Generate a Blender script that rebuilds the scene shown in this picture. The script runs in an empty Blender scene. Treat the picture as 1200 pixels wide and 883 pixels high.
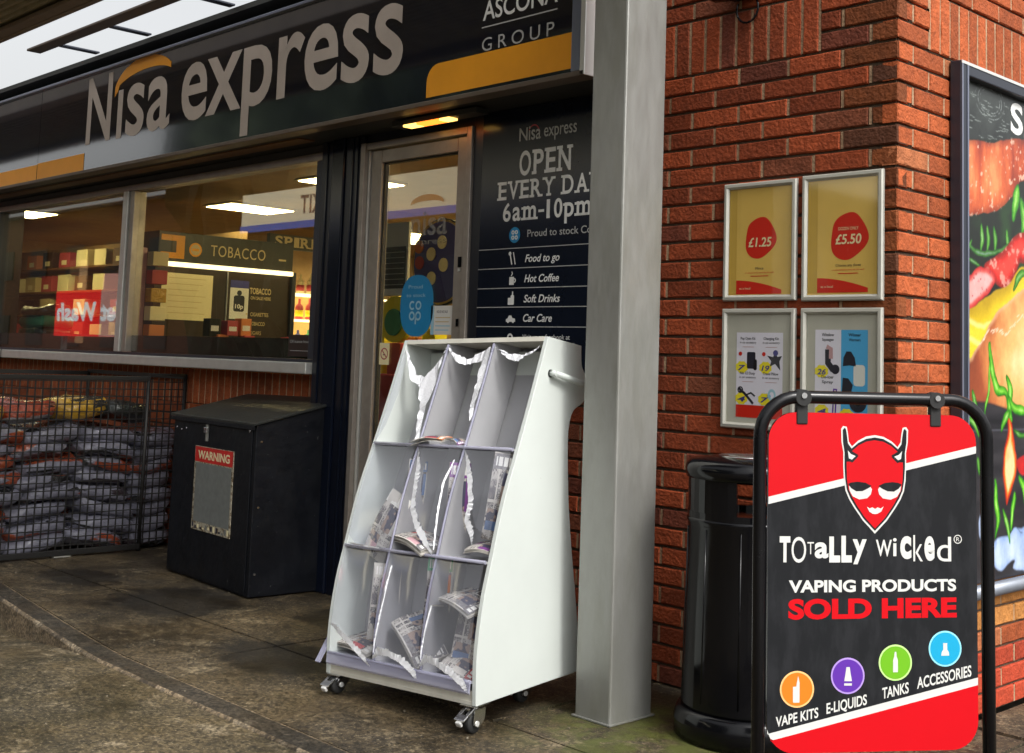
import bpy, bmesh, math, random
from mathutils import Vector, Matrix, noise
R = math.radians
S = bpy.context.scene
col = S.collection
random.seed(7)

# ------------------------------------------------------------------ camera, sky, sun, exposure
cam = bpy.data.objects.new('camera', bpy.data.cameras.new('camera')); col.objects.link(cam); S.camera = cam
yaw, pit, rol = -0.80954, 0.0960183, 0.0344809
F = Vector((math.sin(yaw) * math.cos(pit), math.cos(yaw) * math.cos(pit), math.sin(pit)))
Rt = Vector((math.cos(yaw), -math.sin(yaw), 0)); Up = Rt.cross(F)
cr, sr = math.cos(rol), math.sin(rol)
X = Rt * cr + Up * sr; Y = Up * cr - Rt * sr
cam.matrix_world = Matrix(((X.x, Y.x, -F.x, 2.11686), (X.y, Y.y, -F.y, -3.84523), (X.z, Y.z, -F.z, 1.23076), (0, 0, 0, 1)))
cd = cam.data; cd.sensor_fit = 'HORIZONTAL'; cd.sensor_width = 36
cd.lens = 1434.179 / 1200 * 36
cd.shift_x = -0.54 / 1200; cd.shift_y = -156.37 / 1200
cd.clip_start = .05; cd.clip_end = 400

w = bpy.data.worlds.new('World'); S.world = w; w.use_nodes = True
nt = w.node_tree; nt.nodes.clear()
SUN_EL, SUN_AZ = 48, 98      # compass-style azimuth of the sun, from +y towards +x
sky = nt.nodes.new('ShaderNodeTexSky'); sky.sky_type = 'NISHITA'; sky.sun_disc = False
sky.sun_elevation = R(SUN_EL); sky.sun_rotation = R(SUN_AZ); sky.air_density = 1.3; sky.dust_density = 6; sky.ozone_density = .6
hs = nt.nodes.new('ShaderNodeHueSaturation'); hs.inputs['Saturation'].default_value = .12
bgn = nt.nodes.new('ShaderNodeBackground'); bgn.inputs[1].default_value = .15
out = nt.nodes.new('ShaderNodeOutputWorld')
nt.links.new(sky.outputs[0], hs.inputs['Color']); nt.links.new(hs.outputs[0], bgn.inputs[0]); nt.links.new(bgn.outputs[0], out.inputs[0])
sl = bpy.data.lights.new('sun', 'SUN'); sl.energy = 1.0; sl.angle = R(12); sl.color = (1, .965, .9)
so = bpy.data.objects.new('sun', sl); col.objects.link(so)
sd = Vector((math.sin(R(SUN_AZ)) * math.cos(R(SUN_EL)), math.cos(R(SUN_AZ)) * math.cos(R(SUN_EL)), math.sin(R(SUN_EL))))
so.rotation_euler = sd.to_track_quat('Z', 'Y').to_euler()
S.view_settings.view_transform = 'Standard'; S.view_settings.look = 'None'; S.view_settings.exposure = 0.62; S.view_settings.gamma = 1
S.cycles.use_denoising = True
S.cycles.max_bounces = 8; S.cycles.transparent_max_bounces = 16; S.cycles.caustics_reflective = False; S.cycles.caustics_refractive = False
S.cycles.sample_clamp_indirect = 6

# ------------------------------------------------------------------ materials
def mat(name, c, rough=.5, metal=0, var=0.0, vs=6, bump=0, bs=60, spec=.5, coat=0, alpha=1, emit=0, ec=None, c2=None, c2s=3, c2t=(.45, .6), attr=None, sss=0, stretch=None, rvar=0, trans=0, ior=1.5):
    m = bpy.data.materials.new(name); m.use_nodes = True; n = m.node_tree; N = n.nodes; L = n.links
    b = N['Principled BSDF']; b.inputs['Base Color'].default_value = (*c, 1); b.inputs['Roughness'].default_value = rough
    b.inputs['Metallic'].default_value = metal; b.inputs['Specular IOR Level'].default_value = spec
    b.inputs['Coat Weight'].default_value = coat; b.inputs['Coat Roughness'].default_value = .08; b.inputs['Alpha'].default_value = alpha
    b.inputs['Transmission Weight'].default_value = trans; b.inputs['IOR'].default_value = ior
    if emit:
        b.inputs['Emission Color'].default_value = (*(ec or c), 1); b.inputs['Emission Strength'].default_value = emit
    tc = N.new('ShaderNodeTexCoord'); co = tc.outputs['Object']
    if stretch:
        mp = N.new('ShaderNodeMapping'); mp.inputs['Scale'].default_value = stretch; L.new(co, mp.inputs[0]); co = mp.outputs[0]
    cur = None
    if attr:
        a = N.new('ShaderNodeAttribute'); a.attribute_name = attr; cur = a.outputs['Color']
    if c2:
        t = N.new('ShaderNodeTexNoise'); t.inputs['Scale'].default_value = c2s; t.inputs['Detail'].default_value = 8; t.inputs['Roughness'].default_value = .65
        L.new(co, t.inputs['Vector'])
        rp = N.new('ShaderNodeMapRange'); rp.inputs['From Min'].default_value = c2t[0]; rp.inputs['From Max'].default_value = c2t[1]; L.new(t.outputs[0], rp.inputs[0])
        mx = N.new('ShaderNodeMix'); mx.data_type = 'RGBA'; L.new(rp.outputs[0], mx.inputs[0])
        if cur: L.new(cur, mx.inputs[6])
        else: mx.inputs[6].default_value = (*c, 1)
        mx.inputs[7].default_value = (*c2, 1); cur = mx.outputs[2]
    if var:
        t = N.new('ShaderNodeTexNoise'); t.inputs['Scale'].default_value = vs; t.inputs['Detail'].default_value = 7; t.inputs['Roughness'].default_value = .6
        L.new(co, t.inputs['Vector'])
        rp = N.new('ShaderNodeMapRange'); rp.inputs['From Min'].default_value = .3; rp.inputs['From Max'].default_value = .7
        rp.inputs['To Min'].default_value = 1 - var; rp.inputs['To Max'].default_value = 1 + var * .6; L.new(t.outputs[0], rp.inputs[0])
        mx = N.new('ShaderNodeVectorMath'); mx.operation = 'SCALE'
        if cur: L.new(cur, mx.inputs[0])
        else: mx.inputs[0].default_value = c
        L.new(rp.outputs[0], mx.inputs['Scale']); cur = mx.outputs[0]
    if cur: L.new(cur, b.inputs['Base Color'])
    if rvar:
        t = N.new('ShaderNodeTexNoise'); t.inputs['Scale'].default_value = 9; t.inputs['Detail'].default_value = 5; L.new(co, t.inputs['Vector'])
        rp = N.new('ShaderNodeMapRange'); rp.inputs['From Min'].default_value = .3; rp.inputs['From Max'].default_value = .7
        rp.inputs['To Min'].default_value = max(0, rough - rvar); rp.inputs['To Max'].default_value = rough + rvar; L.new(t.outputs[0], rp.inputs[0]); L.new(rp.outputs[0], b.inputs['Roughness'])
    if bump:
        t = N.new('ShaderNodeTexNoise'); t.inputs['Scale'].default_value = bs; t.inputs['Detail'].default_value = 6; L.new(co, t.inputs['Vector'])
        bp = N.new('ShaderNodeBump'); bp.inputs['Strength'].default_value = bump; bp.inputs['Distance'].default_value = .01; L.new(t.outputs[0], bp.inputs['Height']); L.new(bp.outputs[0], b.inputs['Normal'])
    return m

def glass(name, tint=(.93, .95, .93), refl=.16, rough=.0, gain=.5, haze=0):
    m = bpy.data.materials.new(name); m.use_nodes = True; N = m.node_tree.nodes; L = m.node_tree.links; N.clear()
    o = N.new('ShaderNodeOutputMaterial'); t = N.new('ShaderNodeBsdfTransparent'); t.inputs[0].default_value = (*tint, 1)
    g = N.new('ShaderNodeBsdfGlossy'); g.inputs['Roughness'].default_value = rough
    lw = N.new('ShaderNodeLayerWeight'); lw.inputs[0].default_value = .5
    mr = N.new('ShaderNodeMapRange'); mr.inputs['To Min'].default_value = refl; mr.inputs['To Max'].default_value = min(1, refl + gain)
    lc = N.new('ShaderNodeMath'); lc.operation = 'POWER'; lc.inputs[1].default_value = 5; L.new(lw.outputs['Facing'], lc.inputs[0]); L.new(lc.outputs[0], mr.inputs[0])
    mx = N.new('ShaderNodeMixShader'); L.new(mr.outputs[0], mx.inputs[0]); L.new(t.outputs[0], mx.inputs[1]); L.new(g.outputs[0], mx.inputs[2])
    if haze:
        df = N.new('ShaderNodeBsdfDiffuse'); df.inputs[0].default_value = (.75, .77, .85, 1); m2 = N.new('ShaderNodeMixShader'); m2.inputs[0].default_value = haze
        L.new(mx.outputs[0], m2.inputs[1]); L.new(df.outputs[0], m2.inputs[2]); L.new(m2.outputs[0], o.inputs[0])
    else: L.new(mx.outputs[0], o.inputs[0])
    return m

M = {}
def flat(key, c, rough=.45, **k):
    M[key] = mat(key, c, rough, **k); return M[key]
flat('navy', (.006, .009, .019), .16, var=.15, vs=3, spec=.3, bump=.03, bs=3)
flat('navy_sign', (.008, .011, .020), .06, spec=.5, ior=2.2, coat=1.0, var=.15, vs=3, bump=.06, bs=2.2)
flat('navy_satin', (.005, .007, .015), .3, var=.2)
flat('letter_cream', (.52, .45, .40), .5, var=.1)
flat('white_print', (.78, .78, .76), .45)
flat('grey_print', (.45, .45, .44), .5)
flat('orange', (.92, .37, .01), .35, var=.06)
flat('alu', (.36, .32, .28), .38, metal=.55, var=.12, vs=20, rvar=.08)
flat('alu_light', (.62, .62, .58), .35, metal=.5, var=.1, vs=12)
flat('alu_edge', (.7, .7, .68), .3, metal=.3)
flat('galv', (.31, .31, .29), .42, metal=.45, var=.09, vs=5, bump=.06, bs=120, rvar=.1, c2=(.265, .265, .24), c2s=2.6, stretch=(3, 3, .8))
flat('steel', (.62, .62, .62), .25, metal=1)
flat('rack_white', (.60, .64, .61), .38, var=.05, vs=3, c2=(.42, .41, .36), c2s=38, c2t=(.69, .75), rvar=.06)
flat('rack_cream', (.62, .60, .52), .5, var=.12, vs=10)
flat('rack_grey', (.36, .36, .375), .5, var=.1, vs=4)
flat('lilac', (.46, .46, .60), .15, alpha=.45, coat=.4)
flat('lilac_sheet', (.62, .63, .74), .12, alpha=.42, coat=.5)
flat('torn_white', (.85, .86, .90), .6, var=.08, vs=40, bump=.3, bs=120)
flat('black_tube', (.003, .003, .004), .22, spec=.35, rvar=.07)
flat('black_plastic', (.003, .003, .004), .15, spec=.3, rvar=.06, c2=(.02, .02, .02), c2s=40, c2t=(.7, .74))
flat('black_rubber', (.015, .015, .015), .7)
flat('box_black', (.004, .005, .008), .5, spec=.3, c2=(.09, .09, .085), c2s=26, c2t=(.66, .70), bump=.25, bs=22, rvar=.12, var=.3)
flat('box_lid', (.022, .024, .021), .42, c2=(.10, .09, .08), c2s=9, c2t=(.6, .78), bump=.2, bs=30)
flat('red', (.60, .002, .008), .42, spec=.25, var=.03)
flat('red_sign', (.62, .025, .02), .45, var=.25, vs=30)
flat('charcoal', (.009, .010, .012), .5, spec=.22, c2=(.017, .018, .021), c2s=7, stretch=(3, 1, 1))
flat('board_white', (.68, .68, .65), .4)
flat('c_orange', (.70, .20, .01), .4); flat('c_orange_rim', (.95, .55, .22), .4)
flat('c_purple', (.11, .025, .36), .4); flat('c_purple_rim', (.45, .30, .75), .4)
flat('c_green', (.15, .45, .01), .4); flat('c_green_rim', (.55, .85, .30), .4)
flat('c_blue', (.005, .36, .62), .4); flat('c_blue_rim', (.30, .75, .92), .4)
flat('gold', (.80, .53, .13), .38, metal=.05, var=.12, vs=3)
flat('gold_dark', (.64, .41, .08), .42, metal=.05, var=.1)
flat('poster_red', (.66, .02, .008), .4)
flat('price_cream', (.85, .75, .45), .5)
flat('frame_silver', (.52, .51, .45), .36, metal=.35, var=.1, vs=15)
flat('paper_grey', (.54, .53, .47), .55, var=.08)
flat('paper_lilac', (.80, .78, .92), .5)
flat('yellow', (.88, .75, .02), .45)
flat('ink', (.015, .015, .03), .5)
flat('ink_blue', (.05, .05, .25), .5)
flat('sky_blue', (.08, .42, .80), .45)
flat('paper_white', (.75, .74, .70), .55)
flat('news_paper', (.58, .55, .50), .7, var=.12, vs=30)
flat('news_grey', (.22, .21, .22), .7, var=.5, vs=120)
flat('news_red', (.42, .05, .06), .6); flat('news_pink', (.55, .33, .36), .6); flat('news_blue', (.10, .17, .33), .6); flat('news_yellow', (.66, .55, .15), .6); flat('news_green', (.07, .32, .16), .6); flat('news_purple', (.18, .05, .22), .6); flat('news_orange', (.62, .20, .06), .6)
flat('sticker_blue', (.0, .23, .50), .4, var=.08); flat('sticker_pale', (.33, .58, .72), .45)
flat('coping', (.22, .24, .28), .4, metal=.4, var=.15)
flat('frame_dark', (.035, .04, .055), .33, metal=.3)
flat('frame_edge', (.20, .22, .29), .3, metal=.4)
flat('cage_wire', (.018, .017, .016), .5, metal=.3)
flat('sign_worn_grey', (.17, .18, .17), .6, var=.15, vs=30)
flat('sign_worn_edge', (.40, .36, .27), .7, c2=(.12, .08, .04), c2s=60, c2t=(.5, .58))
flat('soffit_dark', (.022, .022, .018), .6, var=.3)
flat('beam_brown', (.13, .10, .075), .45, var=.2)
flat('canopy_rib', (.34, .31, .22), .5, var=.25, vs=9)
flat('trim_tan', (.26, .21, .17), .5, var=.15)
flat('wood_head', (.16, .075, .025), .5, var=.4, vs=7, stretch=(1, 1, 8))
flat('interior_wall', (.42, .28, .13), .6, var=.2)
flat('interior_ceiling', (.36, .22, .09), .6, var=.15)
flat('interior_floor', (.12, .10, .08), .4, var=.2)
flat('gantry_dark', (.038, .034, .026), .4, var=.2)
flat('gantry_brown', (.030, .018, .014), .3)
flat('lit_strip', (.9, .8, .5), .4, emit=2.2, ec=(1, .8, .42))
flat('lit_panel', (.9, .85, .6), .4, emit=15, ec=(1, .80, .36))
flat('lamp_orange', (.9, .25, .03), .4, emit=2.2, ec=(1, .20, .02)); flat('lamp_yellow', (.9, .5, .1), .4, emit=2.2, ec=(1, .55, .12))
flat('letters_gold', (.60, .48, .25), .5)
flat('film_dark', (.035, .022, .016), .25, coat=.3)
flat('cream_fascia', (.62, .58, .46), .4, emit=1.0, ec=(.80, .72, .50))  # glow added so the mirrored fascia shows up in the glass
flat('blue_stripe', (.03, .10, .42), .4, emit=.9, ec=(.03, .14, .55))  # same added glow, for a stronger mirror image of the stripe
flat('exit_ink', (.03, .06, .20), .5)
flat('jet_red', (.75, .02, .02), .4, emit=1.1, ec=(.95, .02, .015)); flat('jet_white', (.85, .85, .85), .4, emit=1.0, ec=(.9, .9, .9))  # sign glow added to make its reflection in the window stronger
flat('jet_pink', (.80, .35, .30), .4, emit=.55, ec=(.9, .45, .38))  # pale pink stands in for an overlapping reflection, glow added as well
flat('film_pale', (.45, .45, .42), .5, alpha=.4); flat('film_orange', (.80, .35, .05), .5, alpha=.55)
flat('asphalt', (.05, .05, .048), .8, var=.2)
def print_mat(name, paper, ink, sx=60, sy=420):
    m = bpy.data.materials.new(name); m.use_nodes = True; N = m.node_tree.nodes; L = m.node_tree.links; q = N['Principled BSDF']; q.inputs['Roughness'].default_value = .7
    tc = N.new('ShaderNodeTexCoord'); mp = N.new('ShaderNodeMapping'); mp.inputs['Scale'].default_value = (sy, sx * 3, 1); L.new(tc.outputs['Object'], mp.inputs[0])
    t = N.new('ShaderNodeTexNoise'); t.inputs['Scale'].default_value = 1; t.inputs['Detail'].default_value = 1; L.new(mp.outputs[0], t.inputs['Vector'])
    t2 = N.new('ShaderNodeTexNoise'); t2.inputs['Scale'].default_value = 22; t2.inputs['Detail'].default_value = 2; L.new(tc.outputs['Object'], t2.inputs['Vector'])
    ad = N.new('ShaderNodeMath'); ad.operation = 'ADD'; L.new(t.outputs[0], ad.inputs[0]); L.new(t2.outputs[0], ad.inputs[1])
    r = N.new('ShaderNodeMapRange'); r.inputs['From Min'].default_value = .96; r.inputs['From Max'].default_value = 1.04; L.new(ad.outputs[0], r.inputs[0])
    x = N.new('ShaderNodeMix'); x.data_type = 'RGBA'; x.inputs[6].default_value = (*paper, 1); x.inputs[7].default_value = (*ink, 1); L.new(r.outputs[0], x.inputs[0]); L.new(x.outputs[2], q.inputs['Base Color']); M[name] = m
print_mat('news_text', (.50, .47, .43), (.10, .09, .10)); print_mat('news_photo', (.34, .25, .21), (.06, .06, .10), 12, 30)
M['glass'] = glass('glass', refl=.12, gain=.5); M['glass_door'] = glass('glass_door', refl=.10)
M['pvc'] = glass('pvc', (.92, .93, .97), .11, .10, .5, .08)
M['frame_glass'] = glass('frame_glass', (.97, .97, .95), .03, .05, .3)

def stone(name, dark, mid, lite, mossy=True, wet=()):
    m = bpy.data.materials.new(name); m.use_nodes = True; N = m.node_tree.nodes; L = m.node_tree.links
    b = N['Principled BSDF']; geo = N.new('ShaderNodeNewGeometry'); P = geo.outputs['Position']
    def nz(s, d=8, r=.65, dist=0, off=0):
        t = N.new('ShaderNodeTexNoise'); t.inputs['Scale'].default_value = s; t.inputs['Detail'].default_value = d; t.inputs['Roughness'].default_value = r; t.inputs['Distortion'].default_value = dist
        if off:
            mp = N.new('ShaderNodeMapping'); mp.inputs['Location'].default_value = (off, off * .7, 0); L.new(P, mp.inputs[0]); L.new(mp.outputs[0], t.inputs['Vector'])
        else: L.new(P, t.inputs['Vector'])
        return t.outputs[0]
    def rng(x, a, c, lo=0, hi=1):
        r = N.new('ShaderNodeMapRange'); r.interpolation_type = 'SMOOTHSTEP'
        for k, v in (('From Min', a), ('From Max', c), ('To Min', lo), ('To Max', hi)): r.inputs[k].default_value = v
        L.new(x, r.inputs[0]); return r.outputs[0]
    def mix(f, a, c):
        x = N.new('ShaderNodeMix'); x.data_type = 'RGBA'; L.new(f, x.inputs[0])
        for i, v in ((6, a), (7, c)):
            if isinstance(v, tuple): x.inputs[i].default_value = (*v, 1)
            else: L.new(v, x.inputs[i])
        return x.outputs[2]
    c = mix(rng(nz(1.7, 12, .74, .15), .40, .60), dark, mid)
    c = mix(rng(nz(3.4, 12, .78, .2, 5), .53, .66), c, lite)
    c = mix(rng(nz(26, 6, .7, .4, 9), .52, .66, 0, .75), c, dark)
    c = mix(rng(nz(12, 10, .8, .2, 19), .55, .66, 0, .7), c, lite)
    c = mix(rng(nz(120, 2, .5, 0, 3), .60, .70, 0, .9), c, lite)
    c = mix(rng(nz(160, 2, .5, 0, 31), .60, .70, 0, .8), c, dark)
    vo = N.new('ShaderNodeTexVoronoi'); vo.inputs['Scale'].default_value = 95; L.new(P, vo.inputs['Vector'])
    sc_ = N.new('ShaderNodeVectorMath'); sc_.operation = 'SCALE'; L.new(c, sc_.inputs[0]); sp_ = N.new('ShaderNodeSeparateColor'); L.new(vo.outputs['Color'], sp_.inputs[0]); L.new(rng(sp_.outputs[0], 0, 1, .50, 1.6), sc_.inputs['Scale']); c = sc_.outputs[0]
    if mossy:   # green growth round the foot of the post and the bin
        mp = N.new('ShaderNodeVectorMath'); mp.operation = 'DISTANCE'; mp.inputs[1].default_value = (-.55, -.55, 0); L.new(P, mp.inputs[0])
        f = N.new('ShaderNodeMath'); f.operation = 'MULTIPLY'; L.new(rng(mp.outputs['Value'], .15, .62, .9, 0), f.inputs[0]); L.new(rng(nz(6, 8, .7, .3, 2), .40, .58), f.inputs[1])
        c = mix(f.outputs[0], c, (.085, .095, .018))
    for (x, y, r, s) in wet:  # dark damp stains
        mp = N.new('ShaderNodeMapping'); mp.vector_type = 'POINT'; mp.inputs['Location'].default_value = (-x, -y * s, 0); mp.inputs['Scale'].default_value = (1, s, 0); L.new(P, mp.inputs[0])
        ln = N.new('ShaderNodeVectorMath'); ln.operation = 'LENGTH'; L.new(mp.outputs[0], ln.inputs[0])
        ad = N.new('ShaderNodeMath'); ad.operation = 'MULTIPLY_ADD'; L.new(nz(5, 7, .7, .8, x), ad.inputs[0]); ad.inputs[1].default_value = r * 1.5; L.new(ln.outputs['Value'], ad.inputs[2])
        c = mix(rng(ad.outputs[0], r * 1.5, r * 1.8, .85, 0), c, tuple(v * .35 for v in dark))
    L.new(c, b.inputs['Base Color'])
    L.new(rng(nz(2.2, 6, .6, 0, 4), .35, .65, .38, .8), b.inputs['Roughness'])
    bp = N.new('ShaderNodeBump'); bp.inputs['Strength'].default_value = .8; bp.inputs['Distance'].default_value = .01; L.new(nz(45, 8, .7), bp.inputs['Height']); L.new(bp.outputs[0], b.inputs['Normal'])
    return m
M['paving'] = stone('paving', (.026, .019, .010), (.088, .064, .034), (.21, .165, .10), wet=((-3.45, -.75, .42, 1.3), (-4.3, -.85, .3, 1.5), (-2.2, -.95, .38, 1.6), (-2.6, -.2, .35, 1)))
M['forecourt'] = stone('forecourt', (.036, .028, .013), (.092, .068, .034), (.22, .175, .11), False)
M['kerb'] = stone('kerb', (.09, .065, .036), (.17, .125, .075), (.27, .22, .15), False)  # worn edges and front face; daylight on the face is in this tan
M['channel'] = stone('channel', (.022, .018, .012), (.045, .035, .023), (.09, .072, .05), False)
M['grout'] = mat('grout', (.022, .019, .013), .9, var=.3)

def brick_mat(name):
    m = mat(name, (.4, .1, .04), .78, attr='bcol', var=.30, vs=22, bump=.8, bs=70, spec=.3)
    return m
M['brick'] = brick_mat('brick')
M['mortar'] = mat('mortar', (.40, .255, .15), .9, var=.35, vs=30, bump=.5, bs=120)
M['mortar_dark'] = mat('mortar_dark', (.10, .065, .04), .95, var=.3, vs=30, bump=.5, bs=120)

# ------------------------------------------------------------------ builders
class MB:
    """collects shapes and becomes ONE mesh object"""
    def __init__(s): s.bm = bmesh.new(); s.mats = []; s.smooth = False
    def mi(s, m):
        m = M[m] if isinstance(m, str) else m
        if m not in s.mats: s.mats.append(m)
        return s.mats.index(m)
    def face(s, vs, m, smooth=False):
        try: f = s.bm.faces.new(vs)
        except ValueError: return None
        f.material_index = s.mi(m); f.smooth = smooth; return f
    def box(s, a, b, m, bev=0, T=None):
        t = bmesh.new(); bmesh.ops.create_cube(t, size=1)
        for v in t.verts: v.co = Vector([(a[i] + b[i]) / 2 + v.co[i] * abs(b[i] - a[i]) for i in range(3)])
        if bev: bmesh.ops.bevel(t, geom=t.edges[:], offset=bev, segments=2, affect='EDGES', profile=.5)
        s.join(t, m, T, bev > 0); return s
    def join(s, t, m, T=None, smooth=False):
        mp = {}
        for v in t.verts: mp[v] = s.bm.verts.new(T @ v.co if T else v.co)
        for f in t.faces:
            s.face([mp[v] for v in f.verts], m, smooth and False)
        t.free()
    def prism(s, pts, y0, y1, m, axis='y', T=None, bev=0, sidem=None):
        """closed outline pts (a,b) extruded; axis y: (a,y,b); axis x: (x,a,b); axis z: (a,b,z)"""
        def P(p, q): 
            c = {'y': (p[0], q, p[1]), 'x': (q, p[0], p[1]), 'z': (p[0], p[1], q)}[axis]
            return T @ Vector(c) if T else Vector(c)
        A = [s.bm.verts.new(P(p, y0)) for p in pts]; B = [s.bm.verts.new(P(p, y1)) for p in pts]
        n = len(pts); s.face(A, m); s.face(B[::-1], m)
        for i in range(n): s.face([A[i], B[i], B[(i + 1) % n], A[(i + 1) % n]], sidem or m)
        return s
    def tube(s, pts, r, m, n=10, caps=True, T=None, rad=None):
        pts = [Vector(p) for p in pts]; rings = []
        up = None
        for i, p in enumerate(pts):
            d = (pts[min(i + 1, len(pts) - 1)] - pts[max(i - 1, 0)]).normalized()
            if up is None: up = d.orthogonal().normalized()
            up = (up - d * up.dot(d)).normalized(); sd_ = d.cross(up)
            rr = rad[i] if rad else r
            rings.append([s.bm.verts.new((T @ q) if T else q) for q in [p + (up * math.cos(k * 2 * math.pi / n) + sd_ * math.sin(k * 2 * math.pi / n)) * rr for k in range(n)]])
        for a, b in zip(rings, rings[1:]):
            for k in range(n): s.face([a[k], a[(k + 1) % n], b[(k + 1) % n], b[k]], m, True)
        if caps: s.face(rings[0][::-1], m); s.face(rings[-1], m)
        return s
    def lathe(s, prof, m, n=32, c=(0, 0), T=None):
        rings = []
        for r, z in prof:
            rings.append([s.bm.verts.new((T @ q) if T else q) for q in [Vector((c[0] + r * math.cos(k * 2 * math.pi / n), c[1] + r * math.sin(k * 2 * math.pi / n), z)) for k in range(n)]])
        for a, b in zip(rings, rings[1:]):
            for k in range(n): s.face([a[k], a[(k + 1) % n], b[(k + 1) % n], b[k]], m, True)
        s.face(rings[0][::-1], m); s.face(rings[-1], m)
        return s
    def grid(s, P, nu, nv, m, smooth=True):
        g = [[s.bm.verts.new(P(i / nu, j / nv)) for j in range(nv + 1)] for i in range(nu + 1)]
        for i in range(nu):
            for j in range(nv):
                mm = m(i / nu, j / nv) if callable(m) else m
                s.face([g[i][j], g[i + 1][j], g[i + 1][j + 1], g[i][j + 1]], mm, smooth)
        return s

def wmat(o): return (wmat(o.parent) if o.parent else Matrix.Identity(4)) @ o.matrix_basis
def link(name, mb, parent=None, world=False, autosmooth=None):
    me = bpy.data.meshes.new(name); mb.bm.normal_update()
    if world and parent is not None:
        mb.bm.transform(wmat(parent).inverted())
    bmesh.ops.recalc_face_normals(mb.bm, faces=mb.bm.faces[:]) if not getattr(mb, 'keep', False) else None
    mb.bm.to_mesh(me); mb.bm.free()
    for m in mb.mats: me.materials.append(m)
    o = bpy.data.objects.new(name, me); col.objects.link(o)
    if parent is not None: o.parent = parent
    return o
def thing(name, label, cat, loc=(0, 0, 0), rotz=0, group=None, mtx=None):
    o = bpy.data.objects.new(name, None); col.objects.link(o); o.empty_display_size = .1
    mw = mtx if mtx else Matrix.Translation(loc) @ Matrix.Rotation(rotz, 4, 'Z')
    o.matrix_world = mw; o['label'] = label; o['category'] = cat
    if group: o['group'] = group
    return o
def tag(o, label, cat, group=None):
    o['label'] = label; o['category'] = cat
    if group: o['group'] = group
    return o
def struct(o): o['kind'] = 'structure'; return o

# flat print on a plane facing local -y: x right, z up; t = how far it stands proud (mm)
_ref = {}
def text_mesh(txt, bold=0, shear=0, spacing=1):
    c = bpy.data.curves.new('t', 'FONT'); c.body = txt; c.size = 1; c.offset = bold; c.shear = shear; c.space_character = spacing
    c.resolution_u = 5
    o = bpy.data.objects.new('t', c); col.objects.link(o)
    dg = bpy.context.evaluated_depsgraph_get(); dg.update()
    me = bpy.data.meshes.new_from_object(o.evaluated_get(dg))
    vs = [(v.co.x, v.co.y) for v in me.vertices]; fs = [tuple(p.vertices) for p in me.polygons]
    bpy.data.objects.remove(o); bpy.data.meshes.remove(me); bpy.data.curves.remove(c)
    return vs, fs
class Print(MB):
    def __init__(s, y=0): super().__init__(); s.y = y; s.keep = True; s.k = 0
    def v(s, x, z, t): return s.bm.verts.new((x, s.y - t * .001, z))
    def poly(s, pts, m, t=.5): s.face([s.v(x, z, t) for x, z in pts], m); return s
    def rect(s, x0, z0, x1, z1, m, t=.5): return s.poly([(x0, z0), (x1, z0), (x1, z1), (x0, z1)], m, t)
    def circle(s, x, z, r, m, t=.5, n=28, sx=1): return s.poly([(x + sx * r * math.cos(k * 2 * math.pi / n), z + r * math.sin(k * 2 * math.pi / n)) for k in range(n)], m, t)
    def rrect(s, x0, z0, x1, z1, r, m, t=.5, n=8):
        pts = []
        for cx, cz, a in ((x1 - r, z0 + r, -90), (x1 - r, z1 - r, 0), (x0 + r, z1 - r, 90), (x0 + r, z0 + r, 180)):
            pts += [(cx + r * math.cos(R(a + 90 * i / n)), cz + r * math.sin(R(a + 90 * i / n))) for i in range(n + 1)]
        return s.poly(pts, m, t)
    def ring(s, x, z, r0, r1, m, t=.5, a0=0, a1=360, n=28, sx=1):
        for k in range(n):
            A, B = R(a0 + (a1 - a0) * k / n), R(a0 + (a1 - a0) * (k + 1) / n)
            s.poly([(x + sx * r0 * math.cos(A), z + r0 * math.sin(A)), (x + sx * r1 * math.cos(A), z + r1 * math.sin(A)), (x + sx * r1 * math.cos(B), z + r1 * math.sin(B)), (x + sx * r0 * math.cos(B), z + r0 * math.sin(B))], m, t)
        return s
    def stroke(s, pts, wd, m, t=.5):
        L_, R_ = [], []
        for i, p in enumerate(pts):
            a = Vector(pts[max(i - 1, 0)]); b = Vector(pts[min(i + 1, len(pts) - 1)]); d = (b - a).normalized(); n = Vector((-d.y, d.x)) * wd / 2
            L_.append((p[0] + n.x, p[1] + n.y)); R_.append((p[0] - n.x, p[1] - n.y))
        for i in range(len(pts) - 1): s.poly([R_[i], R_[i + 1], L_[i + 1], L_[i]], m, t)
        return s
    def text(s, txt, x0, x1, z0, h, m, t=.6, bold=0, shear=0, slope=0, ref='H', align='fit', spacing=1):
        key = (ref, bold)
        if key not in _ref:
            vs, _ = text_mesh(ref, bold); _ref[key] = (min(p[1] for p in vs), max(p[1] for p in vs))
        r0, r1 = _ref[key]; vs, fs = text_mesh(txt, bold, shear, spacing)
        if not vs: return s
        a, b = min(p[0] for p in vs), max(p[0] for p in vs); ky = h / (r1 - r0); kx = (x1 - x0) / (b - a)
        V = []
        for x, y in vs:
            px = x0 + (x - a) * kx; V.append(s.v(px, z0 + (y - r0) * ky + slope * (px - x0), t))
        for f in fs: s.face([V[i] for i in f], m)
        return s

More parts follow.
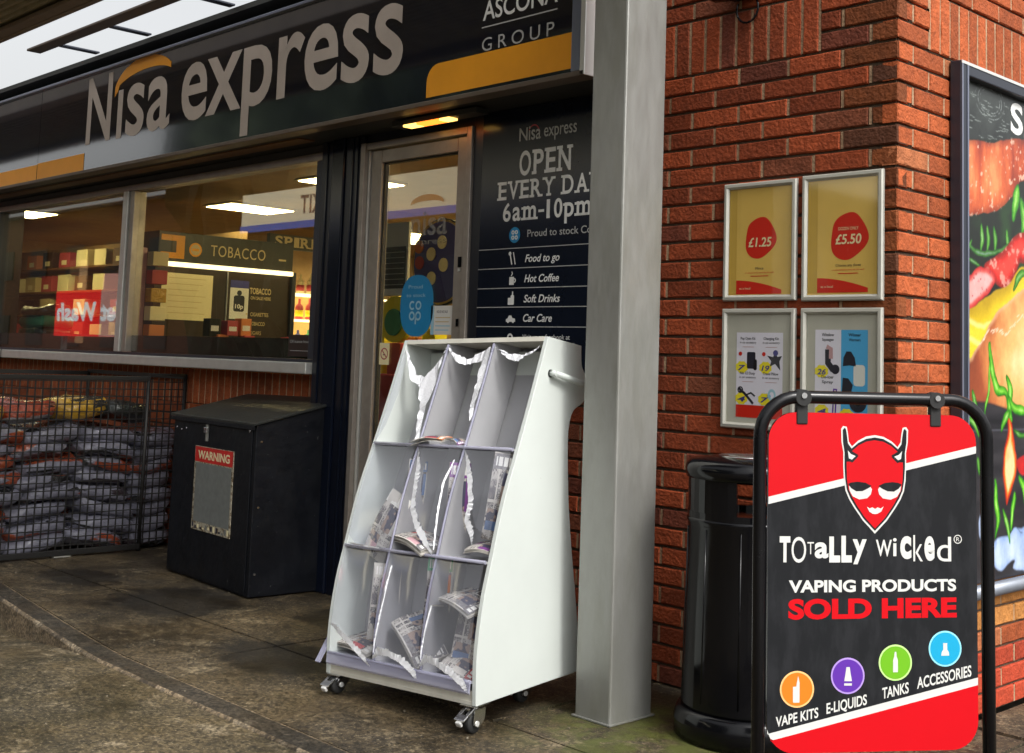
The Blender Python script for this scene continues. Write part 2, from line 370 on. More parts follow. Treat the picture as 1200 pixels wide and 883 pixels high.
# ------------------------------------------------------------------ brickwork
def brick_color(s, z, side):
    r = random.random(); 
    if side == 'shop':      # wall parallel to the shopfront
        base = Vector((.285, .054, .016)); k = .62 + .62 * random.random(); c = base * k
        if r < .12: c = Vector((.15, .036, .018)) * (.8 + .4 * random.random())
        elif r < .17: c = Vector((.20, .055, .024))
    elif side == 'under':
        c = Vector((.30, .07, .02)) * (.75 + .4 * random.random())
    else:
        base = Vector((.42, .095, .028)); c = base * (.72 + .46 * random.random())
        if r < .08: c = Vector((.40, .13, .05)) * (.8 + .3 * random.random())
        if .33 < z < .62: c = Vector((.50, .21, .055)) * (.85 + .25 * random.random())  # yellow-orange low courses: the light on them is painted into the brick
        if z < .26: c = Vector((.42, .055, .022)) * (.85 + .3 * random.random())
    return (*c, 1)
class Bricks(MB):
    def __init__(s):
        super().__init__(); s.cl = s.bm.loops.layers.float_color.new('bcol'); s.keep = False
    def brick(s, Pm, s0, s1, z0, z1, c, d=.03, ends=True):
        j = lambda a=.0016: random.uniform(-a, a)
        e = .0045; q0 = random.uniform(-.002, .0015)
        f = [(s0 + e, z0 + e), (s1 - e, z0 + e), (s1 - e, z1 - e), (s0 + e, z1 - e)]; o = [(s0, z0), (s1, z0), (s1, z1), (s0, z1)]
        # subdivide long edges for uneven arrises
        def sub(pts):
            r = []
            for i in range(4):
                a, b = pts[i], pts[(i + 1) % 4]; n = 4 if abs(b[0] - a[0]) > .1 or abs(b[1] - a[1]) > .1 else 1
                for k in range(n): r.append((a[0] + (b[0] - a[0]) * k / n, a[1] + (b[1] - a[1]) * k / n))
            return r
        f, o = sub(f), sub(o)
        A = [s.bm.verts.new(Pm(x + j(), q0 + j(.0006), z + j())) for x, z in f]; B = [s.bm.verts.new(Pm(x + j(.001), q0 + .0045, z + j(.001))) for x, z in o]
        C = [s.bm.verts.new(Pm(x, d, z)) for x, z in o]; n = len(A)
        fs = [s.face(A, 'brick')]
        for i in range(n):
            k = (i + 1) % n; fs.append(s.face([A[i], B[i], B[k], A[k]], 'brick')); fs.append(s.face([B[i], C[i], C[k], B[k]], 'brick'))
        for q in fs:
            if q:
                for l in q.loops: l[s.cl] = c
    def plain(s, pts, m):
        q = s.face([s.bm.verts.new(p) for p in pts], m)
        for l in q.loops: l[s.cl] = (1, 1, 1, 1)
    def perp(s, Pm, s0, s1, z0, z1, dd=.0025):
        s.plain([Pm(s0, dd, z0), Pm(s1, dd, z0), Pm(s1, dd, z1), Pm(s0, dd, z1)], 'mortar')
    def wall(s, Pm, s0, s1, zlo, zhi, start, side, holes=(), ztop=2.4, first=None):
        k = int(round((ztop - zhi) / .075)) ; z = ztop - .075 * k
        s.plain([Pm(s0, .010, zlo), Pm(s1, .010, zlo), Pm(s1, .010, zhi), Pm(s0, .010, zhi)], 'mortar_dark')
        while z > zlo + .01:
            zb = z - .075; odd = k % 2
            x = s0 + (start[odd])
            spans = []
            if start[odd] > .01 and start[odd] < .2: spans.append((s0, s0 + start[odd]))
            elif start[odd] >= .2: spans.append((s0, s0 + start[odd]))
            while x < s1 - .02: spans.append((x, min(x + .225, s1))); x += .225
            for a, b in spans:
                if any(h[0] <= (a + b) / 2 <= h[1] and h[2] <= z - .03 <= h[3] for h in holes): continue
                if b - a < .03: continue
                a2 = a + (.005 if a > s0 + .001 else 0)
                s.brick(Pm, a2, b - .005, zb + .005, z - .005, brick_color(a, z, side))
                s.perp(Pm, b - .006, b + .006, zb + .0065, z - .0065)
            z = zb; k += 1
    def soldier(s, Pm, s0, s1, z0, z1, side):
        s.plain([Pm(s0, .0085, z0), Pm(s1, .0085, z0), Pm(s1, .0085, z1), Pm(s0, .0085, z1)], 'mortar_dark')
        x = s0
        while x < s1 - .03:
            s.brick(Pm, x + .005, x + .070, z0 + .005, z1 - .005, brick_color(x, 1.5 if side != 'shop' else z0, side))
            s.perp(Pm, x - .006, x + .006, z0 + .0065, z1 - .0065, .003)
            x += .075

W = Bricks()
PL = lambda s, d, z: Vector((-s, d, z)); PR = lambda s, d, z: Vector((-d, s, z))
# quoins
k = -11; z = 2.4 + .075 * 11
quoin = []
while z > .01:
    even = k % 2 == 0
    W.brick(PL, 0, (.215 if even else .1025), z - .070, z - .005, tuple(v * f for v, f in zip(brick_color(0, z, 'shop'), (.72, 1.0, .9, 1))), d=.06)
    W.brick(PR, 0.0005, (.1025 if even else .215), z - .070, z - .005, brick_color(0, z, 'side'), d=.06)
    W.perp(PL, .2145 if even else .102, .226 if even else .1135, z - .0685, z - .0065); W.perp(PR, .102 if even else .2145, .1135 if even else .226, z - .0685, z - .0065)
    z -= .075; k += 1
def lw(s0, s1, zlo, zhi):   # shop-side wall, bond continues from the quoins
    pass
def wall_run(Pm, side, s1, soldier_from, flip, holes=()):
    W.plain([Pm(0.004, .011, 0), Pm(s1, .011, 0), Pm(s1, .011, 3.225), Pm(0.004, .011, 3.225)], 'mortar_dark')
    k = -11; z = 2.4 + .075 * 11
    while z > .01:
        even = (k % 2 == 0) != flip
        x = .225 if even else .1125
        while x < s1 - .02:
            a, b = x, min(x + .225, s1); x += .225
            if -3 <= k < 0:
                if a >= soldier_from - .01: continue
                b = min(b, soldier_from)
            if b - a < .04 or any(h[0] <= (a + b) / 2 <= h[1] and h[2] <= z - .03 <= h[3] for h in holes): continue
            W.brick(Pm, a + .005, b - .005, z - .070, z - .005, brick_color(a, z, side)); W.perp(Pm, b - .006, b + .006, z - .0685, z - .0065)
        z -= .075; k += 1
    W.soldier(Pm, soldier_from, s1, 2.4, 2.625, side)
wall_run(PL, 'shop', 2.2, .3175, False, holes=((1.5, 2.3, 1.25, 3.3),))
wall_run(PR, 'side', 3.2, .2325, True, holes=((.6, 3.0, .6, 2.3),))
bw = link('brick_wall', W); tag(bw, 'red and orange brick corner wall of the shop carrying the poster frames', 'wall')

U = Bricks()
PU = lambda s, d, z: Vector((-3.0 - s, .08 + d, z))
U.soldier(PU, .0, 5.6, .895, 1.12, 'under')
U.wall(PU, 0, 5.6, 0.0, .90, (.1125, .225), 'under', ztop=.9)
tag(link('low_brick_wall', U), 'low orange brick wall with upright top course under the shop window', 'wall')

# building body behind the facade: room shell, roof
sh = MB()
sh.box((-13, .12, -.02), (-1.0, 6.2, .012), 'interior_floor')
sh.box((-13, .1, 2.52), (-1.0, 6.2, 2.56), 'interior_ceiling')
sh.box((-13, 6.1, 0), (-1.0, 6.2, 2.52), 'interior_wall'); sh.box((-13.1, .12, 0), (-13, 6.2, 2.52), 'interior_wall'); sh.box((-1.05, .12, 0), (-.95, 6.2, 2.52), 'interior_wall')
rs = thing('shop_building', 'flat roofed shop behind the glazed front, with warm brown rooms inside', 'building', (-6, 3, 0))
link('room', sh, rs, True)
rf = MB(); rf.box((-14, -.29, 3.165), (-1.9, 6.6, 3.197), 'soffit_dark'); rf.box((-1.9, .05, 3.17), (-.03, 6.6, 3.2), 'soffit_dark')
rf.box((-14, .02, 2.40), (-1.12, .1, 3.16), 'soffit_dark')
link('roof', rf, rs, True)
ew = MB(); ew.box((-14, .1, 0), (-8.02, .2, 3.16), 'navy_satin'); ew.box((-14, 6.25, 0), (-.03, 6.4, 3.16), 'soffit_dark'); ew.box((-8.6, .035, 0), (-8.0, .099, 2.4), 'navy_satin'); link('outer_wall', ew, rs, True)

# ------------------------------------------------------------------ ground
g = MB(); g.box((-90, -60, -.6), (60, 60, -.15), 'asphalt'); struct(link('ground', g))
# forecourt rises gently to meet the dropped kerb
def road_z(x, y):
    t = min(1, max(0, (x + 3.9) / 1.35)); t = t * t * (3 - 2 * t)
    return -.125 + .117 * t
def kerb_y(x): return -1.50 + .24 * max(0, min(1, (-2.6 - x) / 2.0)) ** 1.1
fc = MB()
def FP(u, v):
    x = -14 + 22 * u; yk = kerb_y(x) - .056; y = yk + (-12 - yk) * (v ** 1.6)
    rz = road_z(x, y); return Vector((x, y, rz - .0 + .004 * noise.noise(Vector((x * 1.3, y * 1.3, 0)))))
fc.grid(FP, 110, 34, 'forecourt'); fc.keep = True
o = struct(link('forecourt', fc))
kb = MB(); x = -14.0
while x < 7:
    L_ = .915; a, b = x + .002, x + L_ - .002
    ya, yb = kerb_y(a), kerb_y(b)
    for i in range(4):
        p, q = a + (b - a) * i / 4, a + (b - a) * (i + 1) / 4
        yp, yq = kerb_y(p), kerb_y(q); zp, zq = .002, .002
        prof = lambda xx, yy: [(xx, yy - .062, -.3), (xx, yy - .060, -.012), (xx, yy - .055, -.003), (xx, yy - .047, .001), (xx, yy + .041, .0015), (xx, yy + .050, .0005), (xx, yy + .052, -.3)]
        A = [kb.bm.verts.new(v) for v in prof(p, yp)]; B = [kb.bm.verts.new(v) for v in prof(q, yq)]
        for j in range(6): kb.face([A[j], A[j + 1], B[j + 1], B[j]], 'channel' if j == 3 else 'kerb', j in (1, 2))
        if i == 0: kb.face(A, 'channel')
        if i == 3: kb.face(B[::-1], 'channel')
    x += L_
kb.keep = True; struct(link('kerb', kb))
# pavement: large flags with open joints over a dark bed
pv = MB(); pv.box((-14, -1.18, -.3), (7, .5, -.010), 'grout'); pv.box((.02, .5, -.3), (7, 7, -.010), 'grout')
pv.box((-2.6, -1.46, -.3), (7, -1.18, -.013), 'grout')
random.seed(5)
def flag(x0, x1, y0, y1, yf=None):
    dz = random.uniform(-.002, .002); c = .007
    n = 6
    def P(u, v):
        xx = x0 + c + (x1 - x0 - 2 * c) * u; lo = (yf(xx) + c) if yf else y0 + c; return Vector((xx, lo + (y1 - c - lo) * v, dz))
    top = [[pv.bm.verts.new(P(i / n, j)) for j in (0, 1)] for i in range(n + 1)]
    bot = [[pv.bm.verts.new(P(i / n, j) - Vector((0, 0, .05))) for j in (0, 1)] for i in range(n + 1)]
    for i in range(n):
        pv.face([top[i][0], top[i + 1][0], top[i + 1][1], top[i][1]], 'paving')
        pv.face([bot[i][0], bot[i + 1][0], top[i + 1][0], top[i][0]], 'paving'); pv.face([top[i][1], top[i + 1][1], bot[i + 1][1], bot[i][1]], 'paving')
    for i in (0, n): pv.face([top[i][0], top[i][1], bot[i][1], bot[i][0]], 'paving')
ch = lambda x: kerb_y(x) + .050
xs = [-14, -12.4, -10.9, -9.5, -7.9, -6.4, -5.0, -3.9, -2.37, -1.45, -1.03, .25, 1.7, 3.2, 4.8, 7]
for a, b in zip(xs, xs[1:]):
    flag(a, b, 0, -.86, ch); flag(a + .0, b + .0, -.86, .5 if b < .2 else .45)
for a in (.02, 1.3, 2.6, 4.0):
    for b in (.46, 1.7, 3.0, 4.4): flag(a, a + 1.3, b, b + 1.3)
struct(link('pavement', pv))

# ------------------------------------------------------------------ shopfront
# main fascia sign
fs_ = thing('fascia_sign', 'long navy shop sign above the windows reading Nisa express with orange stripe', 'sign', (-5, -.35, 2.38))
b = MB(); b.box((-9.2, -.35, 2.39), (-6.483, -.29, 3.05), 'navy_sign'); b.box((-6.477, -.35, 2.39), (-1.235, -.29, 3.05), 'navy_sign'); b.box((-9.2, -.343, 2.40), (-1.24, -.285, 3.04), 'navy_satin')
link('sign_panel', b, fs_, True)
b = MB(); b.box((-9.2, -.366, 2.372), (-1.16, -.28, 2.394), 'beam_brown', .003); b.box((-9.2, -.372, 3.04), (-1.16, -.28, 3.058), 'frame_edge', .003)
b.box((-1.232, -.366, 2.394), (-1.185, -.285, 3.04), 'frame_edge', .003); b.box((-1.184, -.366, 2.374), (-1.157, -.285, 3.06), 'alu_edge', .003)
link('sign_frame', b, fs_, True)
p = Print(-.3515)
p.text('N', -5.715, -5.36, 2.565, .45, 'letter_cream', bold=.014); 
p.stroke([(-5.235, 2.560), (-5.235, 2.875)], .068, 'letter_cream', .6)
p.text('s', -5.145, -4.905, 2.560, .325, 'letter_cream', bold=.014, ref='x'); p.text('a', -4.865, -4.575, 2.560, .325, 'letter_cream', bold=.014, ref='x')
p.text('express', -4.44, -2.34, 2.570, .335, 'letter_cream', bold=.014, ref='x')
arc = []
for i in range(25):
    t = i / 24; a = R(168 - 136 * t); arc.append((-4.93 + .40 * math.cos(a), 2.86 + .19 * math.sin(a)))
for i in range(24):
    w0 = .035 + .05 * math.sin(math.pi * (i / 24)) + (.03 if i < 4 else 0); w1 = .035 + .05 * math.sin(math.pi * ((i + 1) / 24)) + (.03 if i < 3 else 0)
    (x0, z0), (x1, z1) = arc[i], arc[i + 1]; p.poly([(x0, z0 - w0), (x1, z1 - w1), (x1, z1), (x0, z0)], 'orange', 1.2)
p.rect(-9.2, 2.396, -6.484, 2.505, 'orange', .4); p.rect(-6.476, 2.396, -5.72, 2.512, 'orange', .4)  # left orange stripe, with part of a light reflection painted into it
# rounded orange tab at the right end
pts = [(-2.155, 2.412), (-1.236, 2.412), (-1.236, 2.562)] + [(-2.075 - .08 * math.sin(R(a)), 2.482 + .08 * math.cos(R(a))) for a in range(0, 91, 15)]
p.poly(pts, 'orange', .6)
p.text('ASCONA', -1.785, -1.33, 2.705, .085, 'white_print', bold=.012); p.rect(-1.79, 2.672, -1.33, 2.678, 'grey_print', .6)
p.text('GROUP', -1.785, -1.345, 2.568, .058, 'grey_print', spacing=1.5)
link('lettering', p, fs_, True)
b = MB(); b.box((-9.2, -.279, 2.388), (-1.2, .10, 2.400), 'soffit_dark'); b.box((-8.2, -.2, 2.381), (-3.4, -.1, 2.3875), 'wood_head'); link('soffit', b, fs_, True)
b = MB(); b.box((-9.2, -.285, 2.40), (-1.25, -.24, 3.0), 'soffit_dark'); link('back_frame', b, fs_, True)

# orange lamp under the fascia
lp = thing('soffit_lamp', 'small glowing orange lamp bar under the fascia above the door', 'lamp', (-2.2, -.2, 2.37))
b = MB(); b.box((-2.60, -.20, 2.352), (-1.98, -.12, 2.379), 'soffit_dark', .004); link('housing', b, lp, True)
b = MB(); b.box((-2.50, -.207, 2.340), (-2.40, -.15, 2.3515), 'lamp_yellow', .003); b.box((-2.399, -.207, 2.340), (-2.23, -.15, 2.3515), 'lamp_orange', .003); b.box((-2.229, -.207, 2.340), (-2.16, -.15, 2.3515), 'lamp_yellow', .003); link('bulb', b, lp, True)

# window
wn = thing('shop_window', 'wide two pane shop window in a grey metal frame with light sill', 'window', (-5.6, 0, 1.18))
b = MB()
b.box((-8.0, -.03, 2.292), (-3.42, .06, 2.335), 'alu', .004); b.box((-8.0, -.015, 2.336), (-3.42, .07, 2.38), 'soffit_dark')
b.box((-8.0, -.02, 1.186), (-3.42, .06, 1.202), 'frame_dark')
b.box((-8.0, -.03, 1.203), (-7.94, .06, 2.29), 'frame_dark', .003)
b.box((-3.47, -.03, 1.203), (-3.42, .06, 2.29), 'frame_dark', .003)
link('window_frame', b, wn, True)
b = MB(); b.box((-5.735, -.05, 1.205), (-5.665, .06, 2.290), 'alu_light', .004); b.box((-5.66, -.035, 1.205), (-5.60, .055, 2.290), 'alu', .004); link('mullion', b, wn, True)
b = MB(); b.box((-8.0, -.075, 1.122), (-3.42, .075, 1.1845), 'alu_light', .006); b.box((-7.6, -.079, 1.122), (-7.596, .0, 1.1848), 'soffit_dark'); link('sill', b, wn, True)
for a, c in ((-7.94, -5.735), (-5.60, -3.47)):
    b = MB(); b.box((a, .005, 1.203), (c, .011, 2.292), 'glass'); pane = link('pane', b, wn, True)
    f = MB(); f.box((a, .0125, 1.203), (c, .0145, 1.315), 'film_dark'); link('dark_film', f, pane, True)
p = Print(-.002); p.rect(-3.70, 1.215, -3.475, 1.335, 'gantry_brown', 1.2); p.text('Off licence hours', -3.685, -3.49, 1.29, .016, 'grey_print', 1.6); p.rect(-3.68, 1.245, -3.49, 1.2475, 'grey_print', 1.6); link('notice', p, wn, True)

# header band and navy pilasters
b = MB(); b.box((-3.419, -.034, 0), (-3.30, .08, 2.385), 'navy_satin', .006); b.box((-3.298, -.052, 0), (-3.19, .08, 2.385), 'navy', .006); b.box((-3.188, -.04, 0), (-3.032, .08, 2.385), 'navy_satin', .006)
for q, y_ in ((-3.36, -.034), (-3.12, -.04), (-3.075, -.04)): b.box((q - .006, y_ - .007, 0), (q + .006, y_ + .002, 2.38), 'navy', .002)
tag(link('door_pillar', b), 'dark navy panelled pillar between the window and the door', 'pillar')

dr = thing('shop_door', 'glazed shop door with brushed metal frame and blue oval sticker', 'door', (-2.6, 0, 0))
b = MB(); b.box((-3.03, -.06, 0), (-2.995, .06, 2.335), 'alu', .003); b.box((-2.205, -.05, 0), (-2.17, .06, 2.335), 'alu', .003); b.box((-2.994, -.05, 2.30), (-2.206, .06, 2.335), 'alu', .003); b.box((-2.993, -.035, 0), (-2.98, .05, 2.298), 'alu_light', .002)
link('door_frame', b, dr, True)
b = MB(); b.box((-2.976, -.025, .02), (-2.893, .03, 2.295), 'alu', .004); b.box((-2.295, -.025, .02), (-2.209, .03, 2.295), 'alu', .004); b.box((-2.892, -.024, 2.228), (-2.296, .029, 2.294), 'alu', .004); b.box((-2.892, -.024, .02), (-2.296, .029, .20), 'alu', .004)
b.box((-2.892, -.006, .20), (-2.886, .02, 2.228), 'black_rubber'); b.box((-2.892, -.006, 2.222), (-2.296, .02, 2.2275), 'black_rubber')
link('door_leaf', b, dr, True)
b = MB(); b.box((-2.885, 0, .2), (-2.295, .006, 2.221), 'glass_door'); link('pane', b, dr, True)
b = MB(); b.box((-2.262, -.029, 1.665), (-2.238, -.0255, 1.715), 'black_plastic', .001); b.box((-2.258, -.031, 1.645), (-2.242, -.026, 1.66), 'alu_light', .001); b.box((-2.259, -.03, 1.385), (-2.243, -.0255, 1.42), 'black_plastic', .001); link('lock', b, dr, True)
# stickers on the glass
p = Print(-.0015)
pts = []
for i in range(36):
    a = i * math.pi / 18; ca, sa = math.cos(a), math.sin(a); pts.append((-2.588 + .128 * math.copysign(abs(ca) ** .8, ca), 1.487 + .152 * math.copysign(abs(sa) ** .8, sa)))
p.poly(pts, 'sticker_blue', .8)
p.text('Proud', -2.655, -2.545, 1.572, .018, 'sticker_pale', 1.4); p.text('to stock', -2.67, -2.52, 1.530, .017, 'sticker_pale', 1.4)
for dx, dz, a0, a1 in ((-.024, .026, 45, 315), (.024, .026, 0, 360), (-.024, -.026, 0, 360), (.024, -.026, 0, 360)):
    p.ring(-2.597 + dx, 1.462 + dz, .013, .023, 'sticker_pale', 1.5, a0, a1, 18)
p.stroke([(-2.573 - .019, 1.436), (-2.573 - .019, 1.395)], .010, 'sticker_pale', 1.5)
link('oval_sticker', p, dr, True)
p = Print(-.0015); p.rect(-2.45, 1.345, -2.318, 1.485, 'paper_white', .8); p.rect(-2.475, 1.345, -2.451, 1.485, 'sticker_pale', .8)
p.text('NO ID NO SALE', -2.43, -2.35, 1.45, .012, 'ink', 1.3, .01)
for i in range(4): p.rect(-2.44, 1.425 - .02 * i, -2.33 - .01 * (i % 2), 1.430 - .02 * i, 'letters_gold' if i in (0, 1) else 'sticker_pale', 1.3)
link('paper_notice', p, dr, True)
p = Print(-.0015)
for i in range(20):   # pale film mark with arc over lettering
    a, c = R(160 - 140 * i / 20), R(160 - 140 * (i + 1) / 20); w0, w1 = .012 + .02 * math.sin(math.pi * i / 20), .012 + .02 * math.sin(math.pi * (i + 1) / 20)
    x0, z0, x1, z1 = -2.54 + .135 * math.cos(a), 1.985 + .055 * math.sin(a), -2.54 + .135 * math.cos(c), 1.985 + .055 * math.sin(c)
    p.poly([(x0, z0 - w0), (x1, z1 - w1), (x1, z1), (x0, z0)], 'film_orange', 1)
p.text('nisa', -2.66, -2.38, 1.835, .085, 'film_pale', .8, .01, ref='x'); p.text('express', -2.66, -2.38, 1.79, .02, 'film_pale', .8, 0, ref='x')
link('film_logo', p, dr, True)
p = Print(-.0015); p.rect(-2.87, 1.19, -2.79, 1.30, 'price_cream', .8); p.ring(-2.83, 1.245, .024, .030, 'news_red', 1.4, n=20); p.stroke([(-2.848, 1.263), (-2.812, 1.227)], .006, 'news_red', 1.6); p.stroke([(-2.84, 1.24), (-2.82, 1.24)], .005, 'ink', 1.2); link('no_smoking_notice', p, dr, True)

# opening-hours board
ob = thing('opening_hours_sign', 'glossy navy wall board reading OPEN EVERY DAY 6am-10pm beside the door', 'sign', (-1.6, -.03, 1.2))
b = MB(); b.box((-2.168, -.035, 1.10), (-1.10, -.003, 2.386), 'navy_satin', .003); link('board', b, ob, True)
b = MB(); b.box((-2.10, -.041, 1.105), (-1.108, -.036, 2.378), 'navy', .001); link('glossy_face', b, ob, True)
SER = {'O': [], 'P': [(0, 1), (0, 0)], 'E': [(0, 1), (0, 0)], 'N': [(0, 1), (0, 0), (1, 1)], 'V': [(0, 1), (1, 1)], 'R': [(0, 1), (0, 0), (1, 0)], 'Y': [(0, 1), (1, 1), (.5, 0)], 'D': [(0, 1), (0, 0)], 'A': [(0, 0), (1, 0)],
       'T': [(.5, 0)], 'S': [], 'I': [(.5, 1), (.5, 0)], 'm': [(0, 0), (.5, 0), (1, 0), (0, .95)], '1': [(.6, 0)], 'p': [(0, .95)], ' ': []}
def slab_text(p, txt, x0, x1, z0, h, m, t=.7, bold=.03):
    adv = {'m': 1.25, '1': .62, '-': .55, ' ': .45, 'I': .55, 'E': .82, 'P': .85, 'S': .8, 'T': .88, 'O': 1.0, 'D': 1.0, 'N': 1.02, 'A': 1.02, 'R': .98, '6': .78, '0': .78, 'a': .8}; tot = sum(adv.get(c, .95 if c.isupper() else .85) for c in txt); x = x0; kx = (x1 - x0) / tot
    for c in txt:
        wd = adv.get(c, .95 if c.isupper() else .85) * kx
        if c != ' ':
            a, b_ = x + wd * .10, x + wd * .90; low = c in 'am' or c == 'p'
            hh = h * .74 if low else h
            if c == '1': a, b_ = x + wd * .22, x + wd * .62
            if c == '-': p.rect(a, z0 + h * .36, b_, z0 + h * .50, m, t)
            else:
                p.text(c, a, b_, z0, hh, m, t, bold, ref='x' if low else 'H')
                for fx, fz in SER.get(c, []):
                    cx = a + (b_ - a) * fx; cx = min(max(cx, a + wd * .07), b_ - wd * .07); cz = z0 + hh * fz; sw = wd * .19; th = h * .13
                    zz0, zz1 = (cz, cz + th) if fz == 0 else (cz - th, cz); p.rect(cx - sw, zz0, cx + sw, zz1, m, t + .25)
        x += wd
p = Print(-.0415)
p.text('N', -1.853, -1.800, 2.225, .060, 'grey_print', bold=.01); p.text('isa', -1.792, -1.715, 2.225, .045, 'grey_print', ref='x', bold=.01); p.text('express', -1.695, -1.495, 2.230, .040, 'grey_print', ref='x', bold=.005)
p.ring(-1.76, 2.258, .03, .036, 'news_red', .5, 20, 160, 12)
slab_text(p, 'OPEN', -1.855, -1.515, 2.066, .112, 'white_print', bold=.02)
slab_text(p, 'EVERY DAY', -1.985, -1.335, 1.962, .084, 'white_print', bold=.018)
slab_text(p, '6am-10pm', -1.950, -1.39, 1.862, .084, 'white_print', bold=.018)
p.circle(-1.862, 1.798, .036, 'sticker_blue', .5)
for dx in (-.011, .011):
    for dz in (-.012, .012): p.ring(-1.862 + dx, 1.798 + dz, .004, .0105, 'white_print', .9, n=10)
p.text('Proud to stock Co-op', -1.78, -1.32, 1.785, .032, 'grey_print', bold=.005)
rows = ['Food to go', 'Hot Coffee', 'Soft Drinks', 'Car Care']; ends = [-1.575, -1.575, -1.565, -1.61]
zl = [1.736, 1.646, 1.556, 1.470, 1.382]
for z_ in zl: p.rect(-2.10, z_, -1.11, z_ + .0035, 'grey_print', .5)
for i, t_ in enumerate(rows):
    zb = zl[i] - .064; p.text(t_, -1.79, ends[i], zb, .034, 'white_print', bold=.015, shear=.25)
    cx = -1.87
    if i == 0: p.stroke([(cx - .018, zb + .045), (cx - .004, zb - .008)], .007, 'white_print'); p.stroke([(cx + .004, zb + .048), (cx + .018, zb - .008)], .006, 'white_print'); p.circle(cx - .018, zb + .042, .009, 'white_print', .8)
    if i == 1: p.rect(cx - .017, zb - .01, cx + .013, zb + .026, 'white_print'); p.ring(cx + .015, zb + .010, .005, .011, 'white_print', .8, -90, 90, 8); p.stroke([(cx - .006, zb + .03), (cx + .002, zb + .04), (cx - .002, zb + .05)], .005, 'white_print')
    if i == 2: p.rrect(cx - .022, zb - .01, cx + .0, zb + .022, .004, 'white_print'); p.rrect(cx - .004, zb - .01, cx + .018, zb + .034, .006, 'white_print', .8); p.rect(cx + .004, zb + .034, cx + .011, zb + .05, 'white_print')
    if i == 3: p.poly([(cx - .03, zb), (cx + .03, zb), (cx + .028, zb + .014), (cx + .012, zb + .016), (cx + .004, zb + .028), (cx - .012, zb + .028), (cx - .02, zb + .015), (cx - .03, zb + .012)], 'white_print'); p.circle(cx - .016, zb, .006, 'white_print', .8); p.circle(cx + .016, zb, .006, 'white_print', .8)
p.ring(-1.87, 1.335, .010, .019, 'white_print', n=18); p.stroke([(-1.87, 1.317), (-1.87, 1.30)], .008, 'white_print')
p.text('Visit us on facebook at', -1.79, -1.50, 1.330, .020, 'white_print'); p.text('our local store page', -1.79, -1.46, 1.290, .020, 'white_print')
p.text('www.', -1.46, -1.37, 1.16, .024, 'white_print')
link('lettering', p, ob, True)
b = MB(); b.box((-3.03, -.02, 2.336), (-2.17, .04, 2.386), 'navy_satin'); tag(link('door_header', b), 'dark navy strip over the door frame', 'trim')
b = MB(); b.box((-2.168, -.02, .0), (-2.11, .03, 1.099), 'navy_satin'); tag(link('door_side_strip', b), 'dark navy upright strip beside the door under the opening hours sign', 'trim')

# ------------------------------------------------------------------ steel post, beam, canopy
b = MB(); b.box((-.904, -.588, 0), (-.740, -.365, 3.2), 'galv', .007)
cp = thing('steel_post', 'square galvanised steel post holding the walkway canopy', 'post', (-.82, -.48, 0))
link('shaft', b, cp, True)
b = MB(); b.box((-.912, -.596, .0), (-.732, -.357, .006), 'galv', .001); link('base_plate', b, cp, True)
cn = thing('canopy', 'ribbed metal canopy roof edge at the upper left over the pavement', 'canopy', (-6, -.6, 3.2))
b = MB(); b.box((-6.05, -.655, 3.2), (-.3, -.56, 3.216), 'beam_brown', .003); link('beam', b, cn, True)
for q in (-5.73, -5.0, -4.0, -3.0, -2.0, -1.0):
    b = MB(); b.box((q - .03, -.559, 3.2), (q + .03, -.30, 3.212), 'frame_dark', .003); link('cross_bar', b, cn, True)
b = MB(); b.box((-14, -1.9, 3.27), (-.25, -.90, 3.40), 'canopy_rib'); b.box((-14, -.90, 3.195), (-.25, -.862, 3.38), 'trim_tan', .003); b.box((-14, -.98, 3.20), (-.25, -.902, 3.225), 'trim_tan', .003)
x = -1.0
yy = -.985
while yy > -1.85:
    b.prism([(yy, 3.268), (yy - .012, 3.235), (yy - .034, 3.235), (yy - .046, 3.268)], -14, -.26, 'canopy_rib', 'x'); yy -= .058
b.box((-14, -1.96, 3.19), (-.25, -1.90, 3.42), 'trim_tan'); link('ribbed_roof', b, cn, True)
for q in (-13.6,):
    b = MB(); b.box((q - .08, -1.88, -.16), (q + .08, -1.72, 3.27), 'galv', .006); link('support', b, cn, True)

# security camera
sc = thing('security_camera', 'black wall camera with a hanging loop of cable on the brick wall', 'camera', (-.62, 0, 2.66))
b = MB(); b.box((-.70, -.03, 2.66), (-.56, -.002, 2.78), 'black_plastic', .006); b.tube([(-.63, -.02, 2.70), (-.63, -.09, 2.69)], .018, 'black_plastic'); link('bracket', b, sc, True)
b = MB(); b.tube([(-.57, -.10, 2.665), (-.60, -.10, 2.668), (-.72, -.10, 2.68), (-.74, -.10, 2.68)], .04, 'black_plastic', 14, rad=[.03, .038, .038, .03]); hd = link('camera_body', b, sc, True)
b = MB(); b.tube([(-.665, -.132, 2.655), (-.665, -.142, 2.652)], .008, 'steel', 10); link('lens', b, sc, True)
b = MB(); b.tube([(-.63 + .05 * math.cos(R(a)), -.014, 2.62 + .055 * math.sin(R(a))) for a in range(150, 391, 20)], .0045, 'black_plastic', 6); link('cable', b, sc, True)

